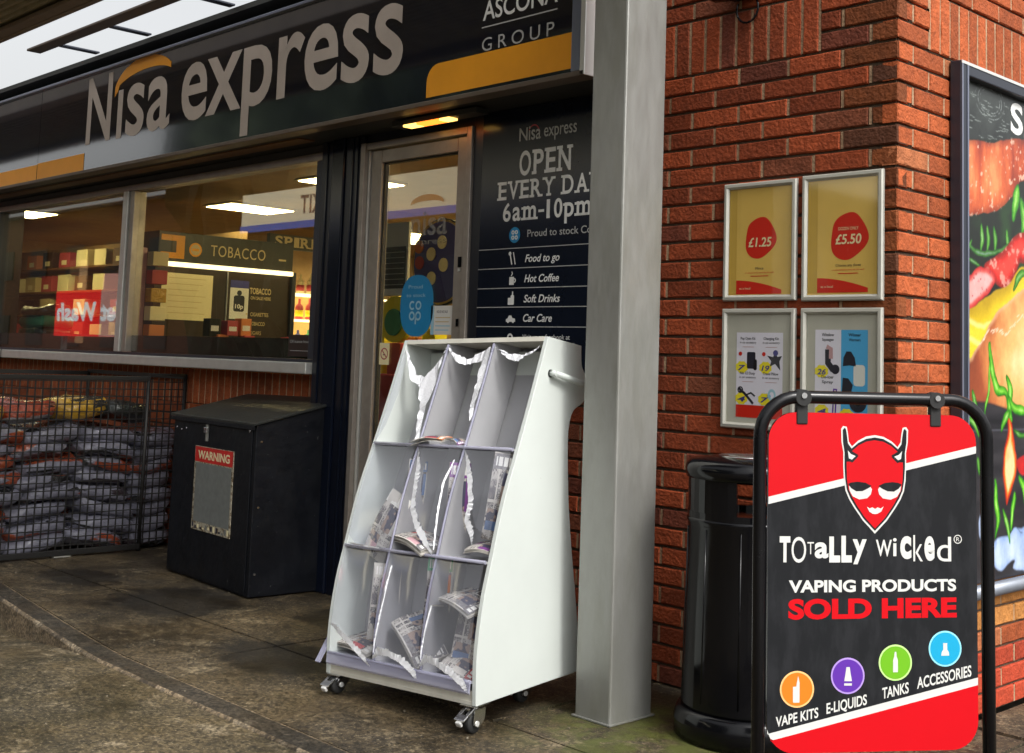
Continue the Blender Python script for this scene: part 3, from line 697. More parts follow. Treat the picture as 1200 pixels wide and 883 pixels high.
# ------------------------------------------------------------------ wall poster frames (A3 snap frames)
def snap_frame(x0, x1, z0, z1, label, paper):
    t = thing('poster_frame', label, 'poster', ((x0 + x1) / 2, -.004, (z0 + z1) / 2), 0, 'silver poster frames on the brick wall')
    W_, H_ = x1 - x0, z1 - z0
    b = MB(); fw = .022; prof = [(0, 0), (0, -.010), (.004, -.016), (.014, -.017), (fw, -.009), (fw, 0)]
    c = [(-W_ / 2, -H_ / 2), (W_ / 2, -H_ / 2), (W_ / 2, H_ / 2), (-W_ / 2, H_ / 2)]; ins = [(1, 1), (-1, 1), (-1, -1), (1, -1)]
    rings = [[b.bm.verts.new((c[i][0] + ins[i][0] * q, y, c[i][1] + ins[i][1] * q)) for q, y in prof] for i in range(4)]
    for i in range(4):
        A, B = rings[i], rings[(i + 1) % 4]
        for j in range(5): b.face([A[j], B[j], B[j + 1], A[j + 1]], 'frame_silver')
    link('frame', b, t)
    b = MB(); b.box((-W_ / 2 + .02, -.004, -H_ / 2 + .02), (W_ / 2 - .02, .002, H_ / 2 - .02), paper); link('backing', b, t)
    b = MB(); b.box((-W_ / 2 + .0215, -.0083, -H_ / 2 + .0215), (W_ / 2 - .0215, -.0075, H_ / 2 - .0215), 'frame_glass'); link('cover', b, t)
    return t
def blob(p, cx, cz, r, m, t): 
    p.poly([(cx + r * (1.0 + .10 * math.cos(3 * a + .5)) * math.cos(a) * .95, cz + r * (1 + .08 * math.sin(2 * a)) * math.sin(a) * 1.08) for a in [i * math.pi / 20 for i in range(40)]], m, t)
def gold_poster(t, price, dx, big):
    p = Print(-.0045)
    p.rect(-.105 + dx, -.2, .098 + dx, .09, 'gold', .4); p.rect(-.14, -.2, -.106 + dx, .2, 'gold_dark', .3)
    blob(p, dx + .0 + (.02 if big else 0), .012 if not big else .0, .072 if not big else .078, 'poster_red', .8)
    cx = dx + (.02 if big else 0)
    p.text(price, cx - .052, cx + .052, -.022 if not big else -.028, .035, 'price_cream', 1.2, .02, .12)
    if big: p.text('DOZEN ONLY', cx - .04, cx + .04, .022, .011, 'price_cream', 1.2)
    p.text('Mince' if not big else 'Choose any three', cx - (.018 if not big else .05), cx + (.018 if not big else .05), -.108, .010, 'ink', 1.2)
    p.text('on selected packs every day this week', cx - .065, cx + .065, -.122, .006, 'poster_red', 1.2); p.rect(cx - .04, -.134, cx + .04, -.131, 'poster_red', 1.2)
    pts = [(-.105 + dx, -.2), (.098 + dx, -.2), (.098 + dx, -.185)] + [(-.105 + dx + .203 * u, -.147 - .038 * u ** 1.8) for u in (.85, .7, .55, .4, .25, .1, 0)]
    p.poly(pts, 'poster_red', .8); p.text('as a local', -.09 + dx, -.04 + dx, -.182, .008, 'price_cream', 1.2)
    link('poster', p, t)
gr = []
t = snap_frame(-.7225, -.3965, 1.487, 1.938, 'gold poster frame with red £1.25 price blob, upper left of four', 'gold'); gold_poster(t, '£1.25', .0, False)
t = snap_frame(-.373, -.047, 1.483, 1.942, 'gold poster frame with red £5.50 price blob, upper right of four', 'gold'); gold_poster(t, '£5.50', .005, True)
t = snap_frame(-.7225, -.3965, 1.008, 1.458, 'poster frame with white sheet of four accessories over an orange band', 'paper_grey')
p = Print(-.0045)
p.rect(-.098, -.135, .108, .135, 'paper_lilac', .4); p.rect(-.098, -.182, .108, -.136, 'poster_red', .4)
def price(p, x, z, s_, m='yellow'):
    p.poly([(x + r_ * math.cos(a), z + r_ * .8 * math.sin(a)) for i in range(16) for a, r_ in [(i * math.pi / 8, .030 if i % 2 else .026)]], m, .8); p.text(s_, x - .018, x + .018, z - .012, .02, 'ink_blue', 1.1, .03, .2)
for cx, cz, tl in ((-.045, .10, 'Pop Open Kit'), (.058, .10, 'Charging Kit'), (-.045, -.03, 'No 12 Duty'), (.058, -.03, 'Travel Pillow')):
    p.text(tl, cx - .035, cx + .032, cz + .008, .010, 'ink', .9, .02); p.text('in car accessory', cx - .038, cx + .036, cz - .006, .008, 'ink', .9, .01); p.rect(cx - .025, cz - .020, cx + .025, cz - .018, 'news_pink', .9)
p.rrect(-.05, .0, -.012, .062, .006, 'ink', .9); p.rrect(-.02, -.005, -.005, .035, .006, 'charcoal', 1.2)
p.poly([(.04, .05), (.058, .03), (.052, .01), (.075, .02), (.098, -.004), (.094, .03), (.105, .05), (.085, .046), (.075, .066), (.066, .045)], 'ink', .9); p.circle(.077, .06, .011, 'ink_blue', 1.2)
p.stroke([(-.085, -.075), (-.06, -.092), (-.035, -.115), (-.02, -.13)], .010, 'ink', .9); p.stroke([(-.082, -.088), (-.07, -.085), (-.05, -.098), (-.03, -.09), (-.012, -.102)], .007, 'ink', 1.0); p.ring(-.078, -.08, .008, .013, 'ink', 1.1, n=12)
p.ring(.062, -.095, .012, .022, 'sticker_pale', .9, n=18, sx=.8); p.circle(.05, -.10, .008, 'sky_blue', .8, 12)
for x_, z_, s_ in ((-.073, .005, '7'), (.033, .005, '19'), (-.073, -.112, '4'), (.030, -.112, '7')): price(p, x_, z_, s_)
for x_ in (-.08, .025): p.circle(x_, .055, .008, 'poster_red', .9, 14)
link('poster', p, t)
t = snap_frame(-.3735, -.0475, 1.007, 1.458, 'poster frame with half white half blue sheet of hats and gloves', 'paper_grey')
p = Print(-.0045)
p.rect(-.105, -.165, .0, .148, 'paper_lilac', .4); p.rect(.0005, -.165, .105, .148, 'sky_blue', .4)
for cx, cz, a_, b_ in ((-.052, .115, 'Window', 'Squeegee'), (-.052, -.035, 'De-icer', 'Spray'), (.055, .115, 'Winter', 'Warmers')):
    p.text(a_, cx - .026, cx + .024, cz + .010, .011, 'ink', .9, .02); p.text(b_, cx - .024, cx + .022, cz - .007, .010, 'ink', .9, .02)
p.stroke([(-.052, .078), (-.052, .03), (-.03, .005)], .024, 'ink', .9); p.stroke([(-.058, .088), (-.04, .08), (-.04, .045)], .016, 'news_pink', 1.1); p.circle(-.022, .008, .017, 'ink', 1.2)
p.ring(-.082, -.085, .005, .010, 'poster_red', .9, n=14); p.ring(-.057, -.085, .006, .009, 'news_pink', .9, n=14); p.stroke([(-.022, -.06), (-.026, -.15)], .016, 'c_purple', .9); p.stroke([(-.022, -.065), (-.026, -.145)], .005, 'white_print', 1.2)
p.poly([(.008, .02), (.010, .05), (.022, .072), (.04, .072), (.055, .05), (.06, .02), (.035, .024)], 'ink', .9)
p.rrect(.05, -.048, .095, .026, .012, 'white_print', .9); p.poly([(.004, -.08), (.008, -.02), (.03, -.022), (.048, -.045), (.04, -.075), (.02, -.095)], 'ink', .9)
p.circle(.068, -.105, .034, 'ink', .9); p.circle(.053, -.10, .012, 'white_print', 1.2); p.circle(.068, -.105, .012, 'charcoal', 1.3)
for x_, z_, s_ in ((-.078, -.0, '26'), (-.076, -.14, '4'), (.024, -.15, '3')): price(p, x_, z_, s_)
link('poster', p, t)

# ------------------------------------------------------------------ big food poster on the side wall (faces +x)
bp_ = thing('food_poster', 'tall dark framed burger poster on the right hand side wall', 'poster', (.004, .37, .43), R(90))
PW, PH = 1.6, 1.96
b = MB(); b.box((0, -.045, 0), (.055, 0, PH), 'frame_dark', .004); b.box((PW - .055, -.045, 0), (PW, 0, PH), 'frame_dark', .004); b.box((.056, -.045, PH - .05), (PW - .056, 0, PH), 'frame_dark', .004)
b.box((0.001, -.0475, .002), (.012, -.0455, PH - .002), 'frame_edge'); b.box((.044, -.0475, .05), (.055, -.0455, PH - .012), 'frame_edge'); b.box((.0, -.0478, PH - .012), (PW, -.0456, PH - .001), 'alu_edge')
link('frame', b, bp_)
b = MB(); b.tube([(.0, -.035, .026), (PW, -.035, .026)], .026, 'coping', 14); link('bottom_rail', b, bp_)
import numpy as np
def poster_print():
    nx, nz = 420, 470
    gx = np.linspace(.055, PW - .055, nx); gz_ = np.linspace(.05, PH - .05, nz)
    # finer columns where the poster is seen largest
    u = np.linspace(0, 1, nx); gx = .055 + (PW - .11) * (u * .55 + .45 * u ** 3)
    X_, Z_ = np.meshgrid(gx, gz_, indexing='ij')
    rs = np.random.RandomState(4)
    def fbm(fx, fz_, oct_=4, seed=0):
        r = np.random.RandomState(seed); out_ = np.zeros_like(X_); amp = 1; tot = 0
        for o_ in range(oct_):
            n = 64; g_ = r.rand(n, n); xx = (X_ * fx * 2 ** o_) % n; zz = (Z_ * fz_ * 2 ** o_) % n
            xi, zi = xx.astype(int), zz.astype(int); xf, zf = xx - xi, zz - zi; xf = xf * xf * (3 - 2 * xf); zf = zf * zf * (3 - 2 * zf); x1, z1 = (xi + 1) % n, (zi + 1) % n
            v = g_[xi, zi] * (1 - xf) * (1 - zf) + g_[x1, zi] * xf * (1 - zf) + g_[xi, z1] * (1 - xf) * zf + g_[x1, z1] * xf * zf
            out_ += v * amp; tot += amp; amp *= .55
        return out_ / tot
    wx = (fbm(9, 9, 3, 1) - .5) * .03; wz = (fbm(9, 9, 3, 2) - .5) * .03; XW, ZW = X_ + wx, Z_ + wz
    def smooth(pts, n=5):
        P = []; L_ = len(pts)
        for i in range(L_):
            p0, p1, p2, p3 = pts[i - 1], pts[i], pts[(i + 1) % L_], pts[(i + 2) % L_]
            for k in range(n):
                t = k / n; P.append(tuple(.5 * (2 * p1[j] + (p2[j] - p0[j]) * t + (2 * p0[j] - 5 * p1[j] + 4 * p2[j] - p3[j]) * t * t + (3 * p1[j] - p0[j] - 3 * p2[j] + p3[j]) * t ** 3) for j in (0, 1)))
        return P
    def sd(pts, sm=True):    # signed distance, positive inside
        if sm: pts = smooth(pts)
        d = np.full_like(X_, 9.); ins = np.zeros(X_.shape, bool)
        for (ax, az), (bx_, bz2) in zip(pts, pts[1:] + pts[:1]):
            ex, ez = bx_ - ax, bz2 - az; l2_ = ex * ex + ez * ez + 1e-12; t = np.clip(((XW - ax) * ex + (ZW - az) * ez) / l2_, 0, 1)
            d = np.minimum(d, np.hypot(XW - ax - t * ex, ZW - az - t * ez)); c_ = ((az > ZW) != (bz2 > ZW)) & (XW < (bx_ - ax) * (ZW - az) / ((bz2 - az) if abs(bz2 - az) > 1e-9 else 1e-9) + ax); ins ^= c_
        return np.where(ins, d, -d)
    def line(pts, w_):
        d = np.full_like(X_, 9.); n = len(pts) - 1
        for i, ((ax, az), (bx_, bz2)) in enumerate(zip(pts, pts[1:])):
            ex, ez = bx_ - ax, bz2 - az; l2_ = ex * ex + ez * ez + 1e-12; t = np.clip(((XW - ax) * ex + (ZW - az) * ez) / l2_, 0, 1); f_ = (i + t) / n
            d = np.minimum(d, np.hypot(XW - ax - t * ex, ZW - az - t * ez) - w_ * (.25 + .75 * np.sin(np.pi * np.clip(f_ * .9 + .08, 0, 1))))
        return -d
    sstep = lambda x, a_, b_: (lambda t: t * t * (3 - 2 * t))(np.clip((x - a_) / (b_ - a_), 0, 1))
    C_ = np.zeros(X_.shape + (3,)); C_[:] = (.006, .010, .006)
    def lay(m_, c_):
        c_ = np.asarray(c_, float); C_[:] = C_ * (1 - m_[..., None]) + (c_ if c_.ndim == 3 else c_[None, None, :]) * m_[..., None]
    def ramp(t, *cs):
        t = np.clip(t, 0, 1)[..., None] * (len(cs) - 1); o_ = np.zeros(X_.shape + (3,))
        for i in range(len(cs) - 1): f_ = np.clip(t - i, 0, 1); o_ = np.where(t >= i, np.array(cs[i]) * (1 - f_) + np.array(cs[i + 1]) * f_, o_)
        return o_
    soft = lambda d, e=.004: sstep(d, -e, e)
    n1, n2, n3, n4 = fbm(14, 5, 5, 3), fbm(30, 30, 4, 5), fbm(7, 7, 4, 6), fbm(60, 60, 3, 8)
    # dark green depths with stray leaves
    lay(sstep(n3, .45, .75) * .8, (.015, .05, .012))
    # slate board with chalk marks
    bd_ = sstep(Z_ - (1.672 + .13 * X_), -.003, .003); lay(bd_, ramp(sstep(n3, .3, .8), (.010, .013, .012), (.035, .042, .038)))
    for i in range(40):
        cx_, cz_ = .06 + rs.rand() * .40, 1.70 + rs.rand() * .17; lay(bd_ * soft(line([(cx_, cz_), (cx_ + .01 + .03 * rs.rand(), cz_ - .006 + .004 * rs.rand()), (cx_ + .03 + .02 * rs.rand(), cz_ - .002)], .0016), .0015) * .7, (.28, .32, .30))
    for r_ in (.05, .06, .075): d = np.abs(np.hypot((X_ - .30) * .9, (Z_ - 1.86) * 1.6) - r_ * 1.5); lay(bd_ * sstep(-d, -.004, -.001) * sstep(n4, .4, .7) * .6, (.3, .34, .33))
    E_ = x0 - .05
    bun = sd([(E_, 1.375), (.15, 1.395), (.234, 1.419), (.35, 1.44), (.416, 1.465), (.50, 1.51), (.569, 1.575), (.75, 1.62), (1.7, 1.64), (1.7, 1.72), (.9, 1.77), (.611, 1.753), (.45, 1.725), (.3, 1.70), (.18, 1.685), (E_, 1.668)], False)
    cb_ = ramp(n1 * 1.5 - .25 + .25 * sstep(bun, .0, .12), (.16, .016, .006), (.42, .055, .014), (.62, .12, .03), (.74, .26, .09)); lay(soft(bun), cb_); lay(soft(bun) * sstep(-bun, -.03, .0) * .5, (.14, .015, .006)); lay(soft(bun, .01) * sstep(n4 * n2, .36, .46) * .6, (.9, .62, .45))
    def leaf_(pts, w_, dark=1.0, seed=0):
        d = line(smooth_open(pts), w_); m_ = soft(d, .003); sh_ = np.clip(d / w_, 0, 1); lay(m_, ramp(sh_ * .7 + n2 * .6 - .12, (.008 * dark, .06 * dark, .004), (.03 * dark, .26 * dark, .008), (.16 * dark, .52 * dark, .03), (.45 * dark, .78 * dark, .20)))
    def smooth_open(pts, n=5):
        P = []
        for i in range(len(pts) - 1):
            p0, p1, p2, p3 = pts[max(i - 1, 0)], pts[i], pts[i + 1], pts[min(i + 2, len(pts) - 1)]
            for k in range(n):
                t = k / n; P.append(tuple(.5 * (2 * p1[j] + (p2[j] - p0[j]) * t + (2 * p0[j] - 5 * p1[j] + 4 * p2[j] - p3[j]) * t * t + (3 * p1[j] - p0[j] - 3 * p2[j] + p3[j]) * t ** 3) for j in (0, 1)))
        return P + [pts[-1]]
    for q in (.22, .27, .33, .44): leaf_([(q, 1.37), (q + .012, 1.32), (q + .004, 1.27)], .014, .6)
    leaf_([(.10, 1.30), (.20, 1.26), (.34, 1.275), (.48, 1.33)], .012, .35); leaf_([(x0, 1.19), (.10, 1.25), (.15, 1.31)], .010, .5); leaf_([(.12, 1.24), (.22, 1.21)], .008, .4)
    leaf_([(.50, 1.42), (.525, 1.50), (.55, 1.55)], .028, .9); leaf_([(.57, 1.50), (.60, 1.43), (.58, 1.38)], .030, .8)
    ch_ = sd([(E_, 1.046), (.16, 1.06), (.28, 1.10), (.40, 1.15), (.488, 1.194), (.62, 1.24), (.9, 1.20), (.6, 1.0), (.3, .85), (E_, .72)]); lay(soft(ch_), ramp(sstep(ch_, 0, .10) * .6 + n3 * .5 - .1, (.38, .22, .004), (.68, .48, .012), (.82, .68, .05)))
    for z_ in (.93, 1.00): lay(soft(ch_) * soft(line([(x0, z_), (.14, z_ + .006), (.24, z_ - .004), (.32, z_ + .012)], .010), .008) * .5, (.92, .85, .35))
    tm = sd([(.25, 1.215), (.33, 1.25), (.42, 1.30), (.50, 1.345), (.58, 1.375), (.9, 1.40), (.9, 1.2), (.60, 1.25), (.52, 1.21), (.44, 1.16), (.376, 1.15), (.31, 1.17)]); lay(soft(tm), ramp(sstep(tm, 0, .05) * .8 + n2 * .4 - .15, (.22, .008, .004), (.58, .015, .010), (.76, .06, .04))); lay(soft(tm) * sstep(n2, .6, .75) * .5, (.9, .5, .4))
    hm = sd([(E_, 1.145), (.12, 1.175), (.20, 1.205), (.28, 1.20), (.345, 1.17), (.30, 1.12), (.22, 1.08), (.12, 1.05), (E_, 1.045)]); lay(soft(hm), ramp(sstep(hm, .0, .03) * .9 + n2 * .25 - .1, (.50, .02, .02), (.66, .12, .10), (.72, .42, .40))); lay(soft(hm) * sstep(n4, .66, .74) * .8, (.40, .03, .05))
    leaf_([(.50, 1.15), (.56, 1.20), (.63, 1.22)], .02, .6)
    lb = sd([(E_, .66), (E_, .812), (.14, .87), (.232, .951), (.339, 1.036), (.46, 1.10), (.603, 1.151), (.9, 1.2), (1.7, 1.2), (1.7, .70), (.6, .66), (.3, .66)]); rr_ = np.hypot(X_ - .62, (Z_ - .90)) ; lay(soft(lb), ramp(1.05 - rr_ * 1.9 + (n3 - .5) * .5 + (n1 - .5) * .3, (.16, .035, .016), (.34, .075, .028), (.58, .20, .06), (.82, .46, .16), (.90, .66, .34)))
    lay(soft(lb) * sstep(-lb, -.02, 0) * .55, (.82, .50, .26))
    for i in range(30):
        t = i / 30; cx_, cz_ = .20 + .40 * t + rs.rand() * .02, .925 + .10 * t + .02 * np.sin(t * 9) + rs.rand() * .02; lay(soft(lb) * soft(line([(cx_, cz_), (cx_ + .022, cz_ + .012)], .0028), .002) * .7, (.88, .70, .50))
    wd_ = sstep(-(Z_ - (.695 + .02 * np.sin(X_ * 8))), -.004, .010); lay(wd_, ramp(fbm(3, 22, 4, 12), (.005, .005, .007), (.022, .020, .024), (.05, .045, .05)))
    lay(wd_ * sstep(-np.abs(Z_ - .603), -.006, -.002) * .6, (.08, .08, .10))
    pp_ = sd([(.44, .66), (.475, .64), (.50, .56), (.52, .47), (.50, .41), (.455, .35), (.43, .32), (.42, .38), (.40, .44), (.41, .52), (.445, .58)]); lay(soft(pp_), ramp(sstep(pp_, 0, .03) + (n3 - .5) * .8, (.40, .015, .004), (.72, .10, .012), (.85, .32, .05), (.9, .6, .3)))
    t2_ = sd([(.52, .47), (.58, .50), (.9, .55), (.9, .45), (.6, .42)]); lay(soft(t2_), ramp(n2, (.25, .01, .01), (.65, .02, .02)))
    on_ = sd([(.29, .14), (.34, .19), (.44, .20), (.50, .23), (.56, .215), (.62, .235), (1.7, .2), (1.7, .09), (.60, .06), (.50, .10), (.44, .09), (.38, .075), (.33, .10)]); lay(soft(on_, .006), ramp(n1 * 1.2 - .1 + sstep(on_, 0, .03) * .2, (.10, .18, .38), (.30, .42, .70), (.62, .72, .88)))
    o2_ = sd([(.20, .26), (.23, .30), (.26, .27), (.27, .20), (.22, .19)]); lay(soft(o2_, .006), ramp(n2, (.15, .22, .4), (.5, .6, .8)))
    for pts, w_, dk in (([(.295, .93), (.31, .86), (.335, .79), (.37, .755), (.43, .74), (.45, .69)], .022, 1), ([(.31, .90), (.29, .82), (.28, .75), (.26, .70), (.255, .66)], .010, .9), ([(.44, .80), (.47, .75), (.46, .69), (.48, .64)], .024, 1), ([(.46, .72), (.52, .68), (.58, .67), (.64, .64)], .02, 1), ([(.46, .68), (.42, .65), (.39, .60)], .018, .8), ([(.15, .75), (.17, .71), (.20, .67)], .013, .6),
        ([(.33, .42), (.35, .33), (.36, .26), (.34, .20)], .017, 1), ([(.40, .30), (.43, .24), (.45, .17)], .013, .8), ([(.50, .36), (.48, .30), (.46, .22)], .016, 1), ([(.54, .42), (.58, .37), (.60, .31), (.64, .27)], .02, 1.1), ([(.08, .62), (.12, .57), (.15, .50), (.17, .45)], .014, .9), ([(.10, .66), (.16, .63), (.20, .58)], .012, .7), ([(.19, .50), (.21, .44)], .012, .6), ([(.50, .60), (.55, .57), (.60, .58)], .012, .5)):
        leaf_(pts, w_, dk)
    C_ *= (.92 + .16 * fbm(120, 120, 2, 30))[..., None]
    me = bpy.data.meshes.new('print_sheet'); vs = np.stack([X_, np.full_like(X_, -.0125), Z_], -1).reshape(-1, 3)
    idx = np.arange(nx * nz).reshape(nx, nz); f_ = np.stack([idx[:-1, :-1], idx[1:, :-1], idx[1:, 1:], idx[:-1, 1:]], -1).reshape(-1, 4)
    me.vertices.add(len(vs)); me.vertices.foreach_set('co', vs.astype(np.float32).ravel()); me.loops.add(f_.size); me.loops.foreach_set('vertex_index', f_.astype(np.int32).ravel()); me.polygons.add(len(f_)); me.polygons.foreach_set('loop_start', np.arange(0, f_.size, 4, dtype=np.int32)); me.update(calc_edges=True)
    ca = me.color_attributes.new('pcol', 'FLOAT_COLOR', 'POINT'); cc = np.ones((nx * nz, 4), np.float32); cc[:, :3] = np.clip(C_, 0, 1).reshape(-1, 3); ca.data.foreach_set('color', cc.ravel())
    me.materials.append(mat('poster_ink', (.5, .5, .5), .28, attr='pcol', spec=.5)); o = bpy.data.objects.new('print_sheet', me); col.objects.link(o); o.parent = bp_
x0 = .055
poster_print()
p = Print(-.0128); slab_text(p, 'SNACKS', .465, 1.42, 1.765, .125, 'white_print', .4); link('lettering', p, bp_)

# ------------------------------------------------------------------ newspaper display rack on castors
ya, rl, tl = R(6.2), R(2.0), R(1.3)
e1 = Vector((math.cos(ya) * math.cos(rl), math.sin(ya) * math.cos(rl), math.sin(rl)))
e2 = Vector((-math.sin(ya) * math.cos(tl), math.cos(ya) * math.cos(tl), math.sin(tl))); e2 = (e2 - e1 * e1.dot(e2)).normalized(); e3 = e1.cross(e2)
RC = Vector((-.938, -1.028, .094))
RM = Matrix(((e1.x, e2.x, e3.x, RC.x), (e1.y, e2.y, e3.y, RC.y), (e1.z, e2.z, e3.z, RC.z), (0, 0, 0, 1)))
RW, IW = .737, .701
rk = thing('newspaper_rack', 'white newspaper stand on castors with nine clear torn pockets beside the steel post', 'rack', mtx=RM)
FR = [(0, 0), (.006, .155), (.038, .32), (.084, .46), (.15, .65), (.228, .82), (.318, 1.02), (.405, 1.222)]
def catmull(P_, n=6):
    r = []
    for i in range(len(P_) - 1):
        p0, p1, p2, p3 = P_[max(i - 1, 0)], P_[i], P_[i + 1], P_[min(i + 2, len(P_) - 1)]
        for k in range(n):
            t = k / n; r.append(tuple(.5 * ((2 * p1[j]) + (-p0[j] + p2[j]) * t + (2 * p0[j] - 5 * p1[j] + 4 * p2[j] - p3[j]) * t * t + (-p0[j] + 3 * p1[j] - 3 * p2[j] + p3[j]) * t ** 3) for j in (0, 1)))
    return r + [P_[-1]]
fr_ = catmull(FR)
bk = catmull([(.56, .01), (.562, .13), (.55, .28), (.531, .44), (.517, .60), (.514, .76), (.520, .88), (.548, .945), (.60, .972), (.640, 1.0), (.648, 1.03), (.625, 1.085), (.606, 1.12), (.606, 1.19)], 4)
outline = fr_ + [(.606, 1.19)] + bk[::-1][1:]
def fz(z):   # front face depth at height z
    for (a, b), (c, d) in zip(fr_, fr_[1:]):
        if b <= z <= d: return a + (c - a) * (z - b) / (d - b)
    return fr_[-1][0] if z > 1 else 0
for xs_ in ((-.018, 0), (-RW, -RW + .018)):
    b = MB(); b.prism(outline, xs_[0], xs_[1], 'rack_white', 'x'); o = link('side_panel', b, rk)
    md = o.modifiers.new('b', 'BEVEL'); md.width = .002; md.segments = 2; md.limit_method = 'ANGLE'; md.angle_limit = R(60)
XI0, XI1 = -RW + .018, -.018
b = MB()
bz = [.07 + (1.20 - .07) * i / 24 for i in range(25)]
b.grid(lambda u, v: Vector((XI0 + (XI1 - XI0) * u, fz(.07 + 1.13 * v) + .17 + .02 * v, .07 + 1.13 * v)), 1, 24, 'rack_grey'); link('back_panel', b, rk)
b = MB(); b.grid(lambda u, v: Vector((XI0 + (XI1 - XI0) * u, .50 + .10 * max(0, v - .6), .02 + 1.15 * v)), 1, 10, 'rack_white'); link('rear_panel', b, rk)
b = MB(); b.box((XI0, .004, .0), (XI1, .56, .012), 'rack_cream'); b.box((XI0, .006, .0), (XI1, .018, .045), 'rack_cream', .002); link('base_board', b, rk)
b = MB(); b.prism([(.398, 1.206), (.404, 1.223), (.606, 1.192), (.603, 1.178)], XI0, XI1, 'rack_cream', 'x'); link('top_board', b, rk)
b = MB(); b.tube([(.004, .414, 1.088), (.030, .414, 1.088)], .011, 'rack_white', 12); b.tube([(.022, .412, 1.089), (.030, .50, 1.066), (.030, .62, 1.032), (.024, .640, 1.026)], .0115, 'rack_white', 14); b.tube([(.0, .636, 1.028), (.026, .636, 1.028)], .011, 'rack_white', 12)
b.tube([(.0005, .414, 1.088), (.0025, .414, 1.088)], .0145, 'black_rubber', 14)
link('handle', b, rk)
SH = [.075, .452, .822, 1.20]    # shelf heights at the front face
DX = [XI0, XI0 + (XI1 - XI0) / 3, XI0 + 2 * (XI1 - XI0) / 3, XI1]
for q in (1, 2):
    b = MB(); xd = DX[q]
    n = 20
    for side in (-.0018, .0018):
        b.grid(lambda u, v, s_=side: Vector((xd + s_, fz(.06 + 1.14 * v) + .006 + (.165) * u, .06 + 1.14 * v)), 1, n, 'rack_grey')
    dv = link('divider', b, rk)
    e = MB(); e.tube([(xd, fz(.055 + 1.145 * i / n) - .002, .055 + 1.145 * i / n) for i in range(n + 1)], .0052, 'lilac', 8); link('clear_edge', e, dv)
for i, z_ in enumerate(SH[:3]):
    b = MB(); f0 = fz(z_)
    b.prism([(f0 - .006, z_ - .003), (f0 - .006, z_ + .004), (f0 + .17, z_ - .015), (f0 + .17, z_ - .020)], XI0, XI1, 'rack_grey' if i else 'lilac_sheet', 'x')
    b.tube([(XI0 + .001, f0 - .008, z_ + .002), (XI1 - .001, f0 - .008, z_ + .002)], .0065, 'lilac', 8)
    if i == 0: b.prism([(f0 - .012, z_ - .038), (f0 - .018, z_ - .03), (f0 - .012, z_ + .006), (f0 - .006, z_ + .004)], XI0 - .0, XI1 + .0, 'lilac', 'x')
    link('shelf', b, rk)
b = MB(); b.prism([(-.035, .045), (-.028, .04), (.03, .12), (.026, .126)], -RW - .022, -RW - .001, 'lilac', 'x'); link('clear_corner', b, rk)
# clear pockets: curved sheets with broken, whitened edges
def pocket(ci, ri, keep, edge, bulge=.022, thick=.006):
    """keep: polygon columns [(u, vlo, vhi)]; edge: list of whitened polylines in (u, v)"""
    xa, xb = DX[ci] + .005, DX[ci + 1] - .005; za, zb = SH[ri] + .006, SH[ri + 1] - .006
    def P3(u, v, o=0):
        z_ = za + (zb - za) * v; return Vector((xa + (xb - xa) * u, fz(z_) - .010 - bulge * math.sin(math.pi * min(1, max(0, u))) * (1 - .4 * v) - o, z_))
    b = MB(); b.keep = True
    def interp(u, k):
        for A, B in zip(keep, keep[1:]):
            if A[0] <= u <= B[0]: return A[k] + (B[k] - A[k]) * (u - A[0]) / max(1e-6, B[0] - A[0])
        return keep[-1][k]
    n = 14
    g_ = [[b.bm.verts.new(P3(i / n, interp(i / n, 1) + (interp(i / n, 2) - interp(i / n, 1)) * j / 8)) for j in range(9)] for i in range(n + 1)]
    for i in range(n):
        if interp((i + .5) / n, 2) - interp((i + .5) / n, 1) < .02: continue
        for j in range(8): b.face([g_[i][j], g_[i + 1][j], g_[i + 1][j + 1], g_[i][j + 1]], 'pvc', True)
    pk = link('pocket_sheet', b, rk)
    if edge:
        b = MB(); b.keep = True; rnd = random.Random(ci * 7 + ri * 3 + 1)
        for pl, wd in edge:
            pts = []
            for A, B in zip(pl, pl[1:]):
                m_ = 12
                for k in range(m_): pts.append((A[0] + (B[0] - A[0]) * k / m_, A[1] + (B[1] - A[1]) * k / m_))
            pts.append(pl[-1]); L_, R_ = [], []; n_ = len(pts)
            for i, q in enumerate(pts):
                a_ = Vector(pts[max(i - 1, 0)]); c_ = Vector(pts[min(i + 1, n_ - 1)]); d = (c_ - a_); d = Vector((d.x * .23, d.y * .37)).normalized(); nn = Vector((-d.y / .23, d.x / .37))
                tp = min(1, 4 * i / n_ + .25, 4 * (n_ - 1 - i) / n_ + .25); w1 = wd * tp * (.75 + .45 * rnd.random()) ; w2 = wd * tp * (.35 + .2 * rnd.random())
                L_.append(b.bm.verts.new(P3(q[0] + nn.x * w1, q[1] + nn.y * w1, .003 + .004 * rnd.random()))); R_.append(b.bm.verts.new(P3(q[0] - nn.x * w2, q[1] - nn.y * w2, .001)))
            for i in range(n_ - 1): b.face([R_[i], R_[i + 1], L_[i + 1], L_[i]], 'torn_white')
        link('torn_edge', b, pk)
